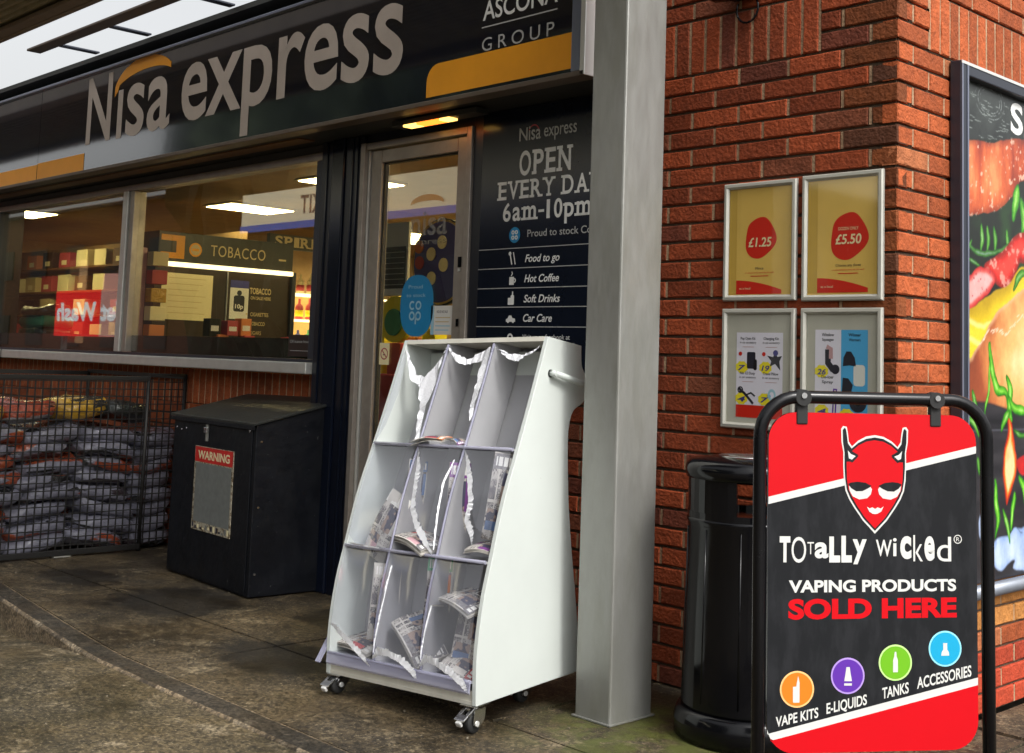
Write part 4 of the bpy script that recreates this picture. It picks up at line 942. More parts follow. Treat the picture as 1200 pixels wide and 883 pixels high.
def ragged_sheet(ci, ri, poly, bulge=.012):
    """opaque whitened flap left in a broken pocket, polygon in (u, v)"""
    xa, xb = DX[ci] + .005, DX[ci + 1] - .005; za, zb = SH[ri] + .006, SH[ri + 1] - .006
    b = MB(); b.keep = True; rnd = random.Random(ci * 5 + ri)
    pts = []
    for A, B in zip(poly, poly[1:] + poly[:1]):
        for k in range(5):
            j = .012 if k else 0; pts.append((A[0] + (B[0] - A[0]) * k / 5 + rnd.uniform(-j, j), A[1] + (B[1] - A[1]) * k / 5 + rnd.uniform(-j, j) * .6))
    V = []
    for u, v in pts:
        z_ = za + (zb - za) * v; V.append(b.bm.verts.new((xa + (xb - xa) * u, fz(z_) + .002 + .035 * (1 - abs(2 * u - 1)) * v - .01 * rnd.random(), z_)))
    f = b.face(V, 'torn_white'); bmesh.ops.triangulate(b.bm, faces=[f]) if f else None
    link('torn_flap', b, rk)
full = [(0, 0, 1), (1, 0, 1)]
# bottom row: whole sheets with scalloped bottom edge, corner at the right hangs lowest
pocket(0, 0, [(0, .26, 1), (.3, .24, 1), (.6, .14, 1), (.85, .03, 1), (1, -.06, 1)], [([(.05, .27), (.25, .25), (.45, .20), (.65, .13), (.82, .05), (.99, -.06)], .015)], .03)
pocket(1, 0, [(0, .02, 1), (.25, .10, 1), (.5, .10, 1), (.75, .06, 1), (1, -.09, 1)], [([(.0, .02), (.2, .10), (.45, .115), (.7, .08), (.88, 0), (.99, -.09)], .018), ([(.03, .08), (.10, .3), (.17, .6), (.19, .9)], .003)], .03)
pocket(2, 0, [(0, .05, 1), (.25, .13, 1), (.5, .11, 1), (.75, .03, 1), (1, -.10, 1)], [([(.0, .04), (.2, .13), (.45, .12), (.7, .06), (.88, -.02), (.99, -.11)], .018), ([(.02, .1), (.08, .35), (.17, .60), (.45, .62)], .003)], .03)
# middle row
pocket(0, 1, [(0, .1, 1), (.4, .0, 1), (.8, .0, 1), (1, 0, 1)], [([(.1, .02), (.5, .015), (.95, .0)], .004)])
pocket(1, 1, [(0, .99, 1), (.12, .85, 1), (.35, .45, 1), (.6, .25, 1), (.95, .0, 1), (1, 0, 1)], [([(.05, .99), (.18, .80), (.26, .62), (.33, .42), (.52, .26), (.72, .14), (.96, .0)], .019), ([(.97, .05), (.90, .4), (.86, .68), (.93, .9)], .004)], .015)
pocket(2, 1, [(0, .99, 1), (.25, .8, 1), (.5, .55, 1), (.7, .3, 1), (1, .2, 1)], [([(.05, .99), (.22, .85), (.38, .68), (.50, .52), (.50, .36), (.66, .24), (.72, .14)], .018)], .015)
# top row: mostly broken out
ragged_sheet(0, 2, [(.0, .99), (.18, .84), (.38, .70), (.62, .68), (.90, .86), (.99, 1.0), (.97, .90), (.94, .55), (.90, .30), (.985, .02), (.93, .0), (.80, .24), (.70, .42), (.52, .58), (.50, .60), (.34, .63), (.14, .80)])
ragged_sheet(1, 2, [(.0, .99), (.2, .91), (.42, .86), (.68, .93), (.98, .99), (.98, .55), (.975, .24), (.88, .34), (.84, .45), (.86, .62), (.80, .84), (.58, .82), (.40, .80), (.18, .86)])
ragged_sheet(2, 2, [(.0, .99), (.3, .91), (.55, .90), (.78, .93), (.99, .99), (.9, .93), (.76, .90), (.62, .88), (.52, .83), (.40, .84), (.2, .90)])
pocket(0, 2, [(0, .0, 1), (.16, .2, .85), (.2, .5, .52), (1, .5, .5)], None, .01)
# castors
def caster(x, y, stem):
    c = link('castor', MB().box((0, 0, 0), (.001, .001, .001), 'steel'), rk) if False else None
    b = MB(); hz = -stem
    b.box((x - .034, y - .040, -.004), (x + .034, y + .040, -.0005), 'steel', .001)
    b.tube([(x, y, -.004), (x, y, -.020)], .013, 'steel', 14)
    wy = y - .016; wz = hz + .033
    for sx in (-1, 1): b.prism([(y - .026, -.014), (y + .028, -.014), (y + .022, wz + .008), (wy + .010, wz - .014), (wy - .010, wz - .008), (wy - .018, wz + .010)], x + sx * .0205, x + sx * .0235, 'steel', 'x')
    b.box((x - .0235, y - .026, -.0165), (x + .0235, y + .028, -.0135), 'steel')
    c = link('castor', b, rk)
    w_ = MB(); w_.lathe([(.012, -.014), (.030, -.014), (.033, -.010), (.033, .010), (.030, .014), (.012, .014)], 'black_rubber', 24, T=Matrix.Translation((x, wy, wz)) @ Matrix.Rotation(R(90), 4, 'Y')); link('wheel', w_, c)
    a_ = MB(); a_.lathe([(.009, -.026), (.009, .026)], 'alu_edge', 14, T=Matrix.Translation((x, wy, wz)) @ Matrix.Rotation(R(90), 4, 'Y')); link('axle', a_, c)
    p_ = MB(); T = Matrix.Translation((x - .006, y - .050, -.030 if stem > .08 else -.022)) @ Matrix.Rotation(R(28), 4, 'X') @ Matrix.Scale(1.25, 4)
    p_.box((-.018, -.022, -.003), (.018, -.0, .003), 'steel', .002, T); p_.box((-.018, .0, -.003), (-.008, .03, .003), 'steel', .001, T); p_.box((.008, .0, -.003), (.018, .03, .003), 'steel', .001, T); p_.box((-.010, -.030, -.016), (.010, -.020, .0), 'alu_edge', .004, T); link('brake_pedal', p_, c)
def gz(x, y):   # height of the board above the ground under (x, y)
    return (RM @ Vector((x, y, 0))).z
for x, y in ((-.035, .035), (-RW + .04, .035), (-.16, .44), (-RW + .10, .44)):
    caster(x, y, gz(x, y) - .001)

# loose newspapers and leaflets left in the pockets
def paper(ci, ri, u, v, L_, Wd, th, rx, ry, rz, cols, label, name='newspaper', cat='newspaper', dy=.08, curl=.012, head=None):
    x = DX[ci] + (DX[ci + 1] - DX[ci]) * u; z_ = SH[ri] + (SH[ri + 1] - SH[ri]) * v; y = fz(z_) + dy
    T = RM @ Matrix.Translation((x, y, z_)) @ Matrix.Rotation(R(rz), 4, 'Z') @ Matrix.Rotation(R(ry), 4, 'Y') @ Matrix.Rotation(R(rx), 4, 'X')
    t = thing(name, label, cat, mtx=T); t['group'] = 'papers left in the display rack'
    rnd = random.Random(hash((ci, ri, round(u * 100), round(v * 100))) & 255)
    b = MB(); nl = max(2, int(th / .003))
    for k_ in range(nl):
        o = k_ * th / nl; jx, jy = rnd.uniform(-.004, .004), rnd.uniform(-.004, .004); ph = rnd.uniform(-.3, .3)
        b.grid(lambda a, c: Vector(((a - .5) * L_ + jx, (c - .5) * Wd + jy, o + curl * math.sin(a * 3.1 + ph) + .25 * curl * math.sin(c * 5 + ph))), 8, 4, 'news_paper')
    link('pages', b, t)
    b = MB(); o = th + .0006
    def Q(a, c): return Vector(((a - .5) * L_, (c - .5) * Wd, o + curl * math.sin(a * 3.1) + .25 * curl * math.sin(c * 5)))
    def lay_(a, c):
        if a > .82: return 'paper_white' if (.86 < a < .96 and .08 < c < .9 and int(c * 24) % 4) else cols[0]
        if .42 < a < .78 and .06 < c < .62: return cols[2] if c < .2 else 'news_photo'
        if .10 < a < .34 and .5 < c < .95: return cols[-1] if a < .2 else 'news_photo'
        return P_ if (c * 4) % 1 < .12 or (a * 9) % 1 < .15 else 'news_text'
    b.grid(Q, 28, 24, lambda a, c: lay_(a + .018, c + .02)); b.keep = True
    link('print', b, t)
    return t
G_, P_ = 'news_grey', 'news_paper'
paper(1, 2, .22, .035, .15, .07, .010, 8, -4, 8, ['news_orange', 'news_purple', 'news_red', 'news_orange', P_], 'folded orange and purple leaflet across the shelf lip under the upper middle pocket', dy=.01)
paper(1, 2, .78, .03, .08, .05, .005, 5, 10, -20, ['news_purple', G_, 'news_blue'], 'small dark leaflet scrap at the foot of the upper middle pocket', dy=.02)
paper(0, 1, .62, .20, .26, .10, .004, 84, -62, 20, ['paper_white', 'news_pink', 'paper_white', 'news_yellow', 'news_pink'], 'pink and yellow magazine standing bent in the left pocket of the middle row', 'magazine', 'magazine', dy=.05, curl=.02)
paper(0, 1, .90, .55, .22, .07, .004, 90, -82, 62, ['news_blue', G_, 'news_blue', 'news_grey', 'news_pink'], 'upright blue and grey paper in the left pocket of the middle row', dy=.08)
paper(1, 1, .45, .055, .19, .12, .022, 6, 10, -14, [G_, P_, 'news_pink', G_, P_, 'news_red'], 'folded newspapers lying askew in the centre pocket', dy=.045)
paper(1, 1, .90, .45, .30, .08, .005, 88, -84, 62, ['news_purple', 'news_red', 'news_purple', G_], 'tall dark red magazine upright at the right of the centre pocket', 'magazine', 'magazine', dy=.07)
paper(2, 1, .80, .55, .30, .11, .006, 86, -80, 48, [G_, P_, 'news_red', G_, 'news_blue'], 'red headed paper upright in the right pocket of the middle row', dy=.07)
paper(2, 1, .72, .07, .12, .10, .010, 10, 4, 12, ['news_grey', P_, 'news_purple'], 'crumpled grey paper at the foot of the right pocket of the middle row', dy=.06)
paper(0, 0, .40, .05, .20, .13, .014, 10, 4, -8, [P_, 'paper_white', 'news_red', P_, P_], 'flat pale newspaper with thin red lines in the lower left pocket', dy=.09)
paper(0, 0, .82, .50, .27, .10, .004, 86, -84, 55, [P_, 'news_pink', 'news_red', 'news_red', G_], 'upright red and white paper in the lower left pocket', dy=.07)
paper(1, 0, .58, .18, .22, .12, .028, 24, 34, -16, [G_, P_, 'news_grey', P_, 'news_pink', 'news_blue'], 'thick bundle of curled newspapers in the lower middle pocket', dy=.09, curl=.022)
paper(1, 0, .86, .62, .27, .09, .004, 88, -84, 56, ['news_green', 'news_yellow', 'news_orange', G_, P_], 'green and orange magazine standing in the lower middle pocket', 'magazine', 'magazine', dy=.08)
paper(2, 0, .55, .60, .18, .13, .014, 12, 10, -12, [G_, P_, 'news_grey', 'news_green', P_], 'newspaper slumped across the top of the lower right pocket', dy=.07)
paper(2, 0, .60, .33, .22, .12, .010, 78, -78, 48, ['news_blue', 'paper_white', 'news_red', G_, 'news_blue'], 'blue and white newspaper leaning in the lower right pocket', dy=.10)
paper(2, 0, .55, .06, .14, .12, .012, 26, 14, 6, ['news_red', 'news_orange', P_, 'news_blue'], 'red topped paper at the very bottom of the lower right pocket', dy=.08)

# ------------------------------------------------------------------ swinging pavement sign
bx = Vector((.5798, .8147, .0088)).normalized(); bz_ = Vector((-.0031, -.0086, 1)); bz_ = (bz_ - bx * bx.dot(bz_)).normalized(); by = bz_.cross(bx)
T0 = Vector((.5816, -1.1723, 1.1348)) - bx * .26 - bz_ * .782
BM_ = Matrix(((bx.x, by.x, bz_.x, T0.x), (bx.y, by.y, bz_.y, T0.y), (bx.z, by.z, bz_.z, T0.z), (0, 0, 0, 1)))
BH = .782; gz0 = -T0.z
ps = thing('pavement_sign', 'black framed swinging pavement sign with red devil head and VAPING PRODUCTS text', 'sign', mtx=BM_ @ Matrix.Translation((.26, 0, gz0)))
LM = Matrix.Translation((-.26, 0, -gz0))
fr0, fr1, ft = -.0200, .5520, .818
pts = [(fr0, 0, gz0 + .045)] + [(fr0, 0, .3), (fr0, 0, ft - .10)]
for i in range(1, 9): a = R(180 - 90 * i / 8); pts.append((fr0 + .095 + .095 * math.cos(a), 0, ft - .095 + .095 * math.sin(a)))
for i in range(0, 9): a = R(90 - 90 * i / 8); pts.append((fr1 - .095 + .095 * math.cos(a), 0, ft - .095 + .095 * math.sin(a)))
pts += [(fr1, 0, .3), (fr1, 0, gz0 + .045)]
b = MB(); b.tube(pts, .0155, 'black_tube', 16, T=LM); link('tube_frame', b, ps)
b = MB()
b.box((fr0 - .02, -.22, gz0 + .002), (fr0 + .02, .22, gz0 + .045), 'black_tube', .006, LM); b.box((fr1 - .02, -.22, gz0 + .002), (fr1 + .02, .22, gz0 + .045), 'black_tube', .006, LM); b.box((fr0 + .02, -.03, gz0 + .004), (fr1 - .02, .03, gz0 + .04), 'black_tube', .006, LM); link('foot_base', b, ps)
b = MB(); tp = Print(0); 
prof = Print(0); prof.rrect(0, 0, .522, BH, .066, 'black_plastic', 0); pv_ = [(v.co.x, v.co.z) for v in prof.bm.faces[:][0].verts] if prof.bm.faces.ensure_lookup_table() is None else []
b.prism(pv_, -.004, .004, 'black_plastic', 'y', LM); bd = link('board', b, ps)
for x in (.082, .418):
    b = MB(); b.box((x - .014, -.008, BH - .028), (x + .014, .008, BH + .022), 'black_rubber', .003, LM); b.tube([(x, -.0165, ft - .001), (x, .0165, ft - .001)], .0195, 'black_rubber', 14, T=LM); b.tube([(x, -.020, ft + .004), (x, -.0165, ft + .004)], .007, 'steel', 10, T=LM); link('hanging_clip', b, ps)
p = Print(-.0045)
def clip_poly(f0, f1, n=24, r=.066):
    """board-shaped region between two height functions"""
    xs = sorted(set([i * .522 / n for i in range(n + 1)] + [r * (1 - math.cos(R(a))) for a in range(0, 91, 10)] + [.522 - r * (1 - math.cos(R(a))) for a in range(0, 91, 10)]))
    def lim(x):
        d = min(x, .522 - x)
        if d >= r: return 0
        return r - math.sqrt(max(0, r * r - (r - d) ** 2))
    lo = [(x, max(f0(x), lim(x))) for x in xs]; hi = [(x, min(f1(x), BH - lim(x))) for x in xs]
    return lo, hi
def band(f0, f1, m, t):
    lo, hi = clip_poly(f0, f1)
    for i in range(len(lo) - 1):
        if hi[i][1] - lo[i][1] > 1e-5 or hi[i + 1][1] - lo[i + 1][1] > 1e-5: p.poly([lo[i], lo[i + 1], hi[i + 1], hi[i]], m, t)
sl = .125 / .522; l1 = lambda x: .567 + sl * x; l2 = lambda x: .584 + sl * x; m1 = lambda x: .027 + .2315 * x; m2 = lambda x: .044 + .2325 * x
band(lambda x: 0, m1, 'red', .3); band(m1, m2, 'board_white', .3); band(m2, l1, 'charcoal', .3); band(l1, l2, 'board_white', .3); band(l2, lambda x: 9, 'red', .3)
# horned mask emblem
cx = .2635
def mir(pts): return [(2 * cx - x, z) for x, z in pts][::-1]
half = [(.1845, .657), (.1845, .690), (.180, .715), (.179, .745), (.184, .752), (.193, .750), (.196, .735), (.198, .716), (.206, .704), (.222, .718), (.242, .728), (.2635, .7315)]
jaw = [(.2635, .500), (.233, .531), (.212, .560), (.199, .580), (.190, .600), (.186, .625)]
p.poly(jaw + half + mir(half)[1:] + mir(jaw)[:-1], 'board_white', .8)
inn = lambda q, k_=.9, o=0: [(cx + (x - cx) * k_, .63 + (z - .63) * (k_ + .02)) for x, z in q]
h2 = [(.1875, .657), (.1875, .690), (.1835, .715), (.1830, .742), (.187, .7475), (.1905, .7455), (.193, .733), (.196, .711), (.205, .699), (.222, .7125), (.242, .7225), (.2635, .726)]
j2 = [(.2635, .5065), (.235, .535), (.2145, .563), (.202, .583), (.1935, .602), (.1895, .626)]
p.poly(j2 + h2 + mir(h2)[1:] + mir(j2)[:-1], 'charcoal', 1.1)
f3 = [(.1925, .660), (.193, .668), (.202, .668), (.216, .678), (.222, .684), (.206, .693), (.222, .7065), (.242, .716), (.2635, .7195)]
j3 = [(.2635, .512), (.238, .538), (.218, .566), (.206, .586), (.197, .604), (.1935, .628)]
p.poly(j3 + f3 + mir(f3)[1:] + mir(j3)[:-1], 'red', 1.4)
for q in ([(.1905, .700), (.193, .672), (.207, .666), (.222, .681), (.206, .690), (.196, .702)],): p.poly(q, 'charcoal', 1.7); p.poly(mir(q), 'charcoal', 1.7)
for q in ([(.195, .695), (.198, .676), (.2055, .673), (.215, .6815), (.203, .686)],): p.poly(q, 'board_white', 2.0); p.poly(mir(q), 'board_white', 2.0)
eye = [(.198, .6115), (.200, .600), (.208, .587), (.224, .580), (.244, .583), (.253, .592), (.256, .604), (.250, .612), (.236, .604), (.222, .602), (.210, .606)]
lid = [(.196, .616), (.204, .606), (.216, .599), (.232, .5995), (.246, .606), (.255, .612), (.240, .619), (.220, .6215), (.204, .6195)]
for q, m in ((eye, 'board_white'), (lid, 'charcoal')):
    t_ = 1.8 if m == 'board_white' else 2.1; p.poly(q, m, t_); p.poly(mir(q), m, t_)
p.poly([(.243, .563), (.250, .559), (.2565, .562), (.2635, .558), (.270, .562), (.277, .559), (.285, .564), (.279, .552), (.270, .547), (.2635, .546), (.257, .547), (.249, .552)], 'board_white', 1.9)
# mixed-letter lettering, each character its own weight and size
for ch_, xa, xb, z0_, h_, bo in (('T', .028, .054, .433, .060, .05), ('O', .057, .093, .433, .058, .0), ('T', .096, .112, .452, .028, -.005), ('a', .114, .148, .443, .036, .03), ('L', .150, .177, .433, .060, .065), ('L', .180, .206, .433, .062, .065), ('y', .208, .243, .447, .040, .03),
                                 ('w', .266, .306, .448, .038, -.005), ('i', .309, .318, .448, .030, .01), ('c', .327, .355, .442, .052, .045), ('k', .360, .384, .436, .040, -.005), ('e', .388, .414, .438, .056, .035), ('d', .420, .456, .436, .038, .0)):
    p.text(ch_, xa, xb, z0_, h_, 'board_white', .8, bo, ref='H' if ch_.isupper() else 'x')
p.ring(.473, .488, .0085, .0105, 'board_white', .8, n=22); p.text('R', .469, .4775, .4835, .009, 'board_white', .8)
p.text('VAPING PRODUCTS', .051, .468, .3635, .028, 'board_white', .8, .035, slope=.008)
p.text('SOLD HERE', .050, .469, .302, .0465, 'red', .8, .045, slope=.008)
for (x, z), k_, lab, a, c, zb, h_ in (((.072, .144), 'orange', 'VAPE KITS', .021, .124, .059, .023), ((.196, .173), 'purple', 'E-LIQUIDS', .144, .243, .087, .024), ((.314, .202), 'green', 'TANKS', .281, .347, .119, .025), ((.439, .233), 'blue', 'ACCESSORIES', .368, .505, .141, .026)):
    p.circle(x, z, .0415, 'c_' + k_ + '_rim', .8, 36); p.circle(x, z, .0375, 'c_' + k_, 1.1, 36)
    p.text(lab, a, c, zb, h_, 'board_white', .8, .02, slope=.20)
    if k_ == 'orange': p.rrect(x - .010, z - .030, x + .006, z + .006, .002, 'board_white', 1.4); p.poly([(x - .003, z + .0), (x + .006, z), (x + .006, z + .014), (x + .0025, z + .030), (x - .001, z + .014)], 'board_white', 1.6)
    if k_ == 'purple': p.poly([(x - .009, z - .012), (x + .010, z - .012), (x + .007, z + .004), (x + .0045, z + .020), (x - .0035, z + .020), (x - .006, z + .004)], 'board_white', 1.4); p.rect(x - .009, z - .022, x + .010, z - .017, 'board_white', 1.4)
    if k_ == 'green': p.poly([(x - .006, z - .022), (x + .006, z - .022), (x + .006, z + .006), (x + .003, z + .014), (x + .002, z + .025), (x - .002, z + .025), (x - .003, z + .014), (x - .006, z + .006)], 'board_white', 1.4)
    if k_ == 'blue': p.poly([(x - .010, z - .016), (x + .010, z - .016), (x + .009, z - .008), (x + .005, z - .002), (x + .005, z + .013), (x - .005, z + .013), (x - .005, z - .002), (x - .009, z - .008)], 'board_white', 1.4)
p.bm.transform(LM); link('print', p, ps)

# ------------------------------------------------------------------ litter bin
BC = (-.40, -.285)
bn = thing('litter_bin', 'round glossy black litter bin with side openings standing against the brick wall', 'bin', (BC[0], BC[1], 0))
b = MB(); b.lathe([(.200, .000), (.238, .004), (.240, .06), (.232, .085), (.222, .10)], 'black_plastic', 48); link('base', b, bn)
b = MB(); b.lathe([(.215, .10), (.216, .11), (.210, .40), (.203, .700), (.208, .712), (.208, .722), (.196, .728)], 'black_plastic', 48)
for k_ in range(10):
    a = k_ * math.pi / 5 + .2; b.tube([(.2135 * math.cos(a), .2135 * math.sin(a), .13), (.2035 * math.cos(a), .2035 * math.sin(a), .69)], .0035, 'black_plastic', 6)
link('body', b, bn)
b = MB()
def arcwall(a0, a1, r0, r1, z0, z1, n=10):
    ring_ = [(r1 * math.cos(R(a0 + (a1 - a0) * i / n)), r1 * math.sin(R(a0 + (a1 - a0) * i / n))) for i in range(n + 1)] + [(r0 * math.cos(R(a1 - (a1 - a0) * i / n)), r0 * math.sin(R(a1 - (a1 - a0) * i / n))) for i in range(n + 1)]
    b.prism(ring_, z0, z1, 'black_plastic', 'z')
for a0, a1 in ((-150, -65), (22, 66), (204, 212)): arcwall(a0, a1, .185, .204, .70, .872)
arcwall(0, 359.9, .183, .205, .722, .745, 48); link('opening_ring', b, bn)
b = MB(); b.lathe([(.188, .850), (.212, .858), (.216, .885), (.213, .900), (.198, .918), (.12, .930), (.03, .934)], 'black_plastic', 48); link('hood', b, bn)
b = MB(); b.lathe([(.05, .9342), (.10, .9330), (.105, .9285)], 'steel', 24); link('stub_plate', b, bn)

# ------------------------------------------------------------------ black steel store box with sloping lid
sb = thing('storage_box', 'black metal storage box with sloping lid and worn WARNING notice', 'storage box', (-3.283, -.441, 0), R(-4))
b = MB(); BW, BD = .965, .52
b.prism([(0, .008), (0, .862), (BD, .985), (BD, .008)], -BW, 0, 'box_black', 'x')
b.prism([(-.006, .02), (-.0005, .02), (-.0005, .84), (-.006, .84)], -BW + .03, -.035, 'box_black', 'x')
o = link('body', b, sb); md = o.modifiers.new('b', 'BEVEL'); md.width = .004; md.segments = 2; md.limit_method = 'ANGLE'
b = MB(); b.prism([(-.022, .860), (-.022, .873), (BD, 1.000), (BD, .987)], -BW - .012, .016, 'box_lid', 'x'); b.prism([(-.0225, .838), (-.019, .838), (-.019, .8595), (-.0225, .8595)], -BW - .012, .016, 'box_black', 'x'); o = link('lid', b, sb); md = o.modifiers.new('b', 'BEVEL'); md.width = .003; md.segments = 2; md.limit_method = 'ANGLE'
b = MB(); b.box((-.535, -.020, .745), (-.515, -.007, .835), 'galv', .003); b.box((-.545, -.026, .79), (-.505, -.0205, .82), 'steel', .002); link('hasp', b, sb)
b = MB(); b.box((-.66, -.011, .27), (-.21, -.0065, .715), 'sign_worn_edge', .001)
wq = link('warning_notice', b, sb)
p = Print(-.0112); p.rect(-.64, .315, -.225, .625, 'sign_worn_grey', .5); p.rect(-.655, .632, -.215, .712, 'red_sign', .5); p.text('WARNING', -.62, -.25, .648, .045, 'price_cream', .9, .03)
rnd = random.Random(2)
for i in range(14): q = -.65 + .44 * i / 14; p.rect(q, .275 + rnd.random() * .01, q + .02, .285 + rnd.random() * .025, rnd.choice(['ink', 'price_cream', 'sign_worn_grey']), .7)
link('notice_print', p, wq)
for i in range(3):
    b = MB(); b.tube([(-BW + .05 + .06 * i, -.009, .80 - .01 * (i % 2)), (-BW + .05 + .06 * i, -.003, .80 - .01 * (i % 2))], .005, 'steel', 8); link('rivet', b, sb)
b = MB(); b.tube([(-.06, -.009, .83), (-.06, -.003, .83)], .008, 'steel', 8); link('rivet', b, sb)
for z_ in (.12, .45, .78): b = MB(); b.tube([(.0, .03, z_), (.004, .03, z_)], .006, 'steel', 8); link('rivet', b, sb)

# ------------------------------------------------------------------ fuel bag cage
cx_ = -4.93
cg = thing('bag_cage', 'dark wire mesh storage cage holding stacked fuel bags under the window', 'cage', (-5.5, -.6, 0))
b = MB()
for y in (-1.42, -.194, .055): b.tube([(cx_, y, 0.0 if y != .055 else .0), (cx_, y, 1.06 if y != .055 else 1.075)], .013, 'cage_wire', 8)
b.box((cx_ - .012, -1.42, .012), (cx_ + .012, -.194, .045), 'cage_wire', .003); b.box((cx_ - .012, -1.42, 1.03), (cx_ + .012, -.194, 1.058), 'cage_wire', .003); b.box((cx_ - .008, -.194, 1.06), (cx_ + .008, .055, 1.078), 'cage_wire', .002)
b.box((-6.3, -1.43, .012), (cx_, -1.405, .04), 'cage_wire'); b.box((-6.3, -1.43, 1.03), (cx_, -1.405, 1.058), 'cage_wire'); b.tube([(-6.3, -1.42, 0), (-6.3, -1.42, 1.06)], .013, 'cage_wire', 8); b.tube([(-6.3, .05, 0), (-6.3, .05, 1.06)], .013, 'cage_wire', 8); b.box((-6.312, -1.42, 1.03), (-6.288, .05, 1.058), 'cage_wire')
b.box((-6.3, .04, 1.045), (cx_, .06, 1.07), 'cage_wire')
link('frame', b, cg, True)
b = MB()
def wire(a, c, r=.0034): b.box((min(a[0], c[0]) - r, min(a[1], c[1]) - r, min(a[2], c[2]) - r), (max(a[0], c[0]) + r, max(a[1], c[1]) + r, max(a[2], c[2]) + r), 'cage_wire')
y = -1.40
while y < .05: wire((cx_, y, .04), (cx_, y, 1.04)); y += .0455
z_ = .07
while z_ < 1.04: wire((cx_ + .0052, -1.42, z_), (cx_ + .0052, .05, z_), .003); z_ += .0455
link('end_mesh', b, cg, True)
b = MB(); xx = -6.28
while xx < cx_: wire((xx, -1.42, .04), (xx, -1.42, 1.04)); xx += .05
z_ = .07
while z_ < 1.04: wire((-6.3, -1.4255, z_), (cx_, -1.4255, z_), .0024); z_ += .05
link('front_mesh', b, cg, True)
b = MB(); b.box((-5.0, -.72, .001), (-4.93, -.62, .012), 'paper_grey'); link('foot', b, cg, True)

def bag_mat(name, base, prt, dark=(.02, .02, .02), t=.62):
    m = bpy.data.materials.new(name); m.use_nodes = True; N = m.node_tree.nodes; L = m.node_tree.links; q = N['Principled BSDF']; q.inputs['Roughness'].default_value = .22; q.inputs['Coat Weight'].default_value = .5
    tc = N.new('ShaderNodeTexCoord'); oi = N.new('ShaderNodeObjectInfo')
    ad = N.new('ShaderNodeVectorMath'); ad.operation = 'ADD'; L.new(tc.outputs['Object'], ad.inputs[0])
    mu = N.new('ShaderNodeMath'); mu.operation = 'MULTIPLY'; mu.inputs[1].default_value = 37; L.new(oi.outputs['Random'], mu.inputs[0]); cb = N.new('ShaderNodeCombineXYZ'); L.new(mu.outputs[0], cb.inputs[0]); L.new(cb.outputs[0], ad.inputs[1])
    def layer(sc_, lo, hi, st):
        mp = N.new('ShaderNodeMapping'); mp.inputs['Scale'].default_value = st; L.new(ad.outputs[0], mp.inputs[0])
        t_ = N.new('ShaderNodeTexNoise'); t_.inputs['Scale'].default_value = sc_; t_.inputs['Detail'].default_value = 4; L.new(mp.outputs[0], t_.inputs['Vector'])
        r_ = N.new('ShaderNodeMapRange'); r_.inputs['From Min'].default_value = lo; r_.inputs['From Max'].default_value = hi; L.new(t_.outputs[0], r_.inputs[0]); return r_.outputs[0]
    c = None
    for f, cc in ((layer(2.2, t, t + .02, (1, .8, 4)), prt), (layer(3.5, .60, .63, (1, 1, 5)), dark)):
        x = N.new('ShaderNodeMix'); x.data_type = 'RGBA'; L.new(f, x.inputs[0])
        if c is None: x.inputs[6].default_value = (*base, 1)
        else: L.new(c, x.inputs[6])
        x.inputs[7].default_value = (*cc, 1); c = x.outputs[2]
    L.new(c, q.inputs['Base Color'])
    t_ = N.new('ShaderNodeTexNoise'); t_.inputs['Scale'].default_value = 22; t_.inputs['Detail'].default_value = 6; t_.inputs['Distortion'].default_value = 1; L.new(ad.outputs[0], t_.inputs['Vector'])
    bu = N.new('ShaderNodeBump'); bu.inputs['Strength'].default_value = .9; bu.inputs['Distance'].default_value = .02; L.new(t_.outputs[0], bu.inputs['Height']); L.new(bu.outputs[0], q.inputs['Normal']); return m
M['bag_grey'] = bag_mat('bag_grey', (.21, .21, .26), (.28, .06, .025), t=.57); M['bag_grey2'] = bag_mat('bag_grey2', (.21, .21, .26), (.04, .03, .035), t=.55)
M['bag_red'] = bag_mat('bag_red', (.33, .06, .025), (.30, .28, .28), t=.58); M['bag_yellow'] = bag_mat('bag_yellow', (.48, .28, .03), (.30, .03, .02), t=.58); M['bag_black'] = bag_mat('bag_black', (.03, .035, .03), (.10, .13, .06), t=.55)
def bag_mesh(L_, Wd, H_, seed, m):
    b = MB(); rnd = Vector((seed * 3.1, seed * 1.7, 0))
    t = bmesh.new(); bmesh.ops.create_icosphere(t, subdivisions=4, radius=1)
    for v in t.verts:
        c = v.co; n3 = noise.noise(c * 1.6 + rnd) * .28 + noise.noise(c * 4 + rnd) * .14 + noise.noise(c * 9 + rnd) * .05
        f = lambda q, e: math.copysign(abs(q) ** e, q)
        v.co = Vector((f(c.x, .45) * L_ / 2, f(c.y, .55) * Wd / 2 * (1 + .15 * n3), f(c.z, .75) * H_ / 2 * (1 + n3 * 1.3) + .25 * H_ * noise.noise(Vector((c.x, c.y * 1.4, 0)) + rnd)))
    mp = {v: b.bm.verts.new(v.co) for v in t.verts}
    for f_ in t.faces: b.face([mp[v] for v in f_.verts], m, True)
    t.free(); return b
ords = ['bottom', 'second', 'third', 'fourth', 'fifth', 'sixth', 'seventh', 'eighth', 'ninth']
cols_ = [('right of the post', -.07), ('left of the post', -.40), ('second column left of the post', -.76), ('at the picture edge', -1.12)]
rnd = random.Random(11)
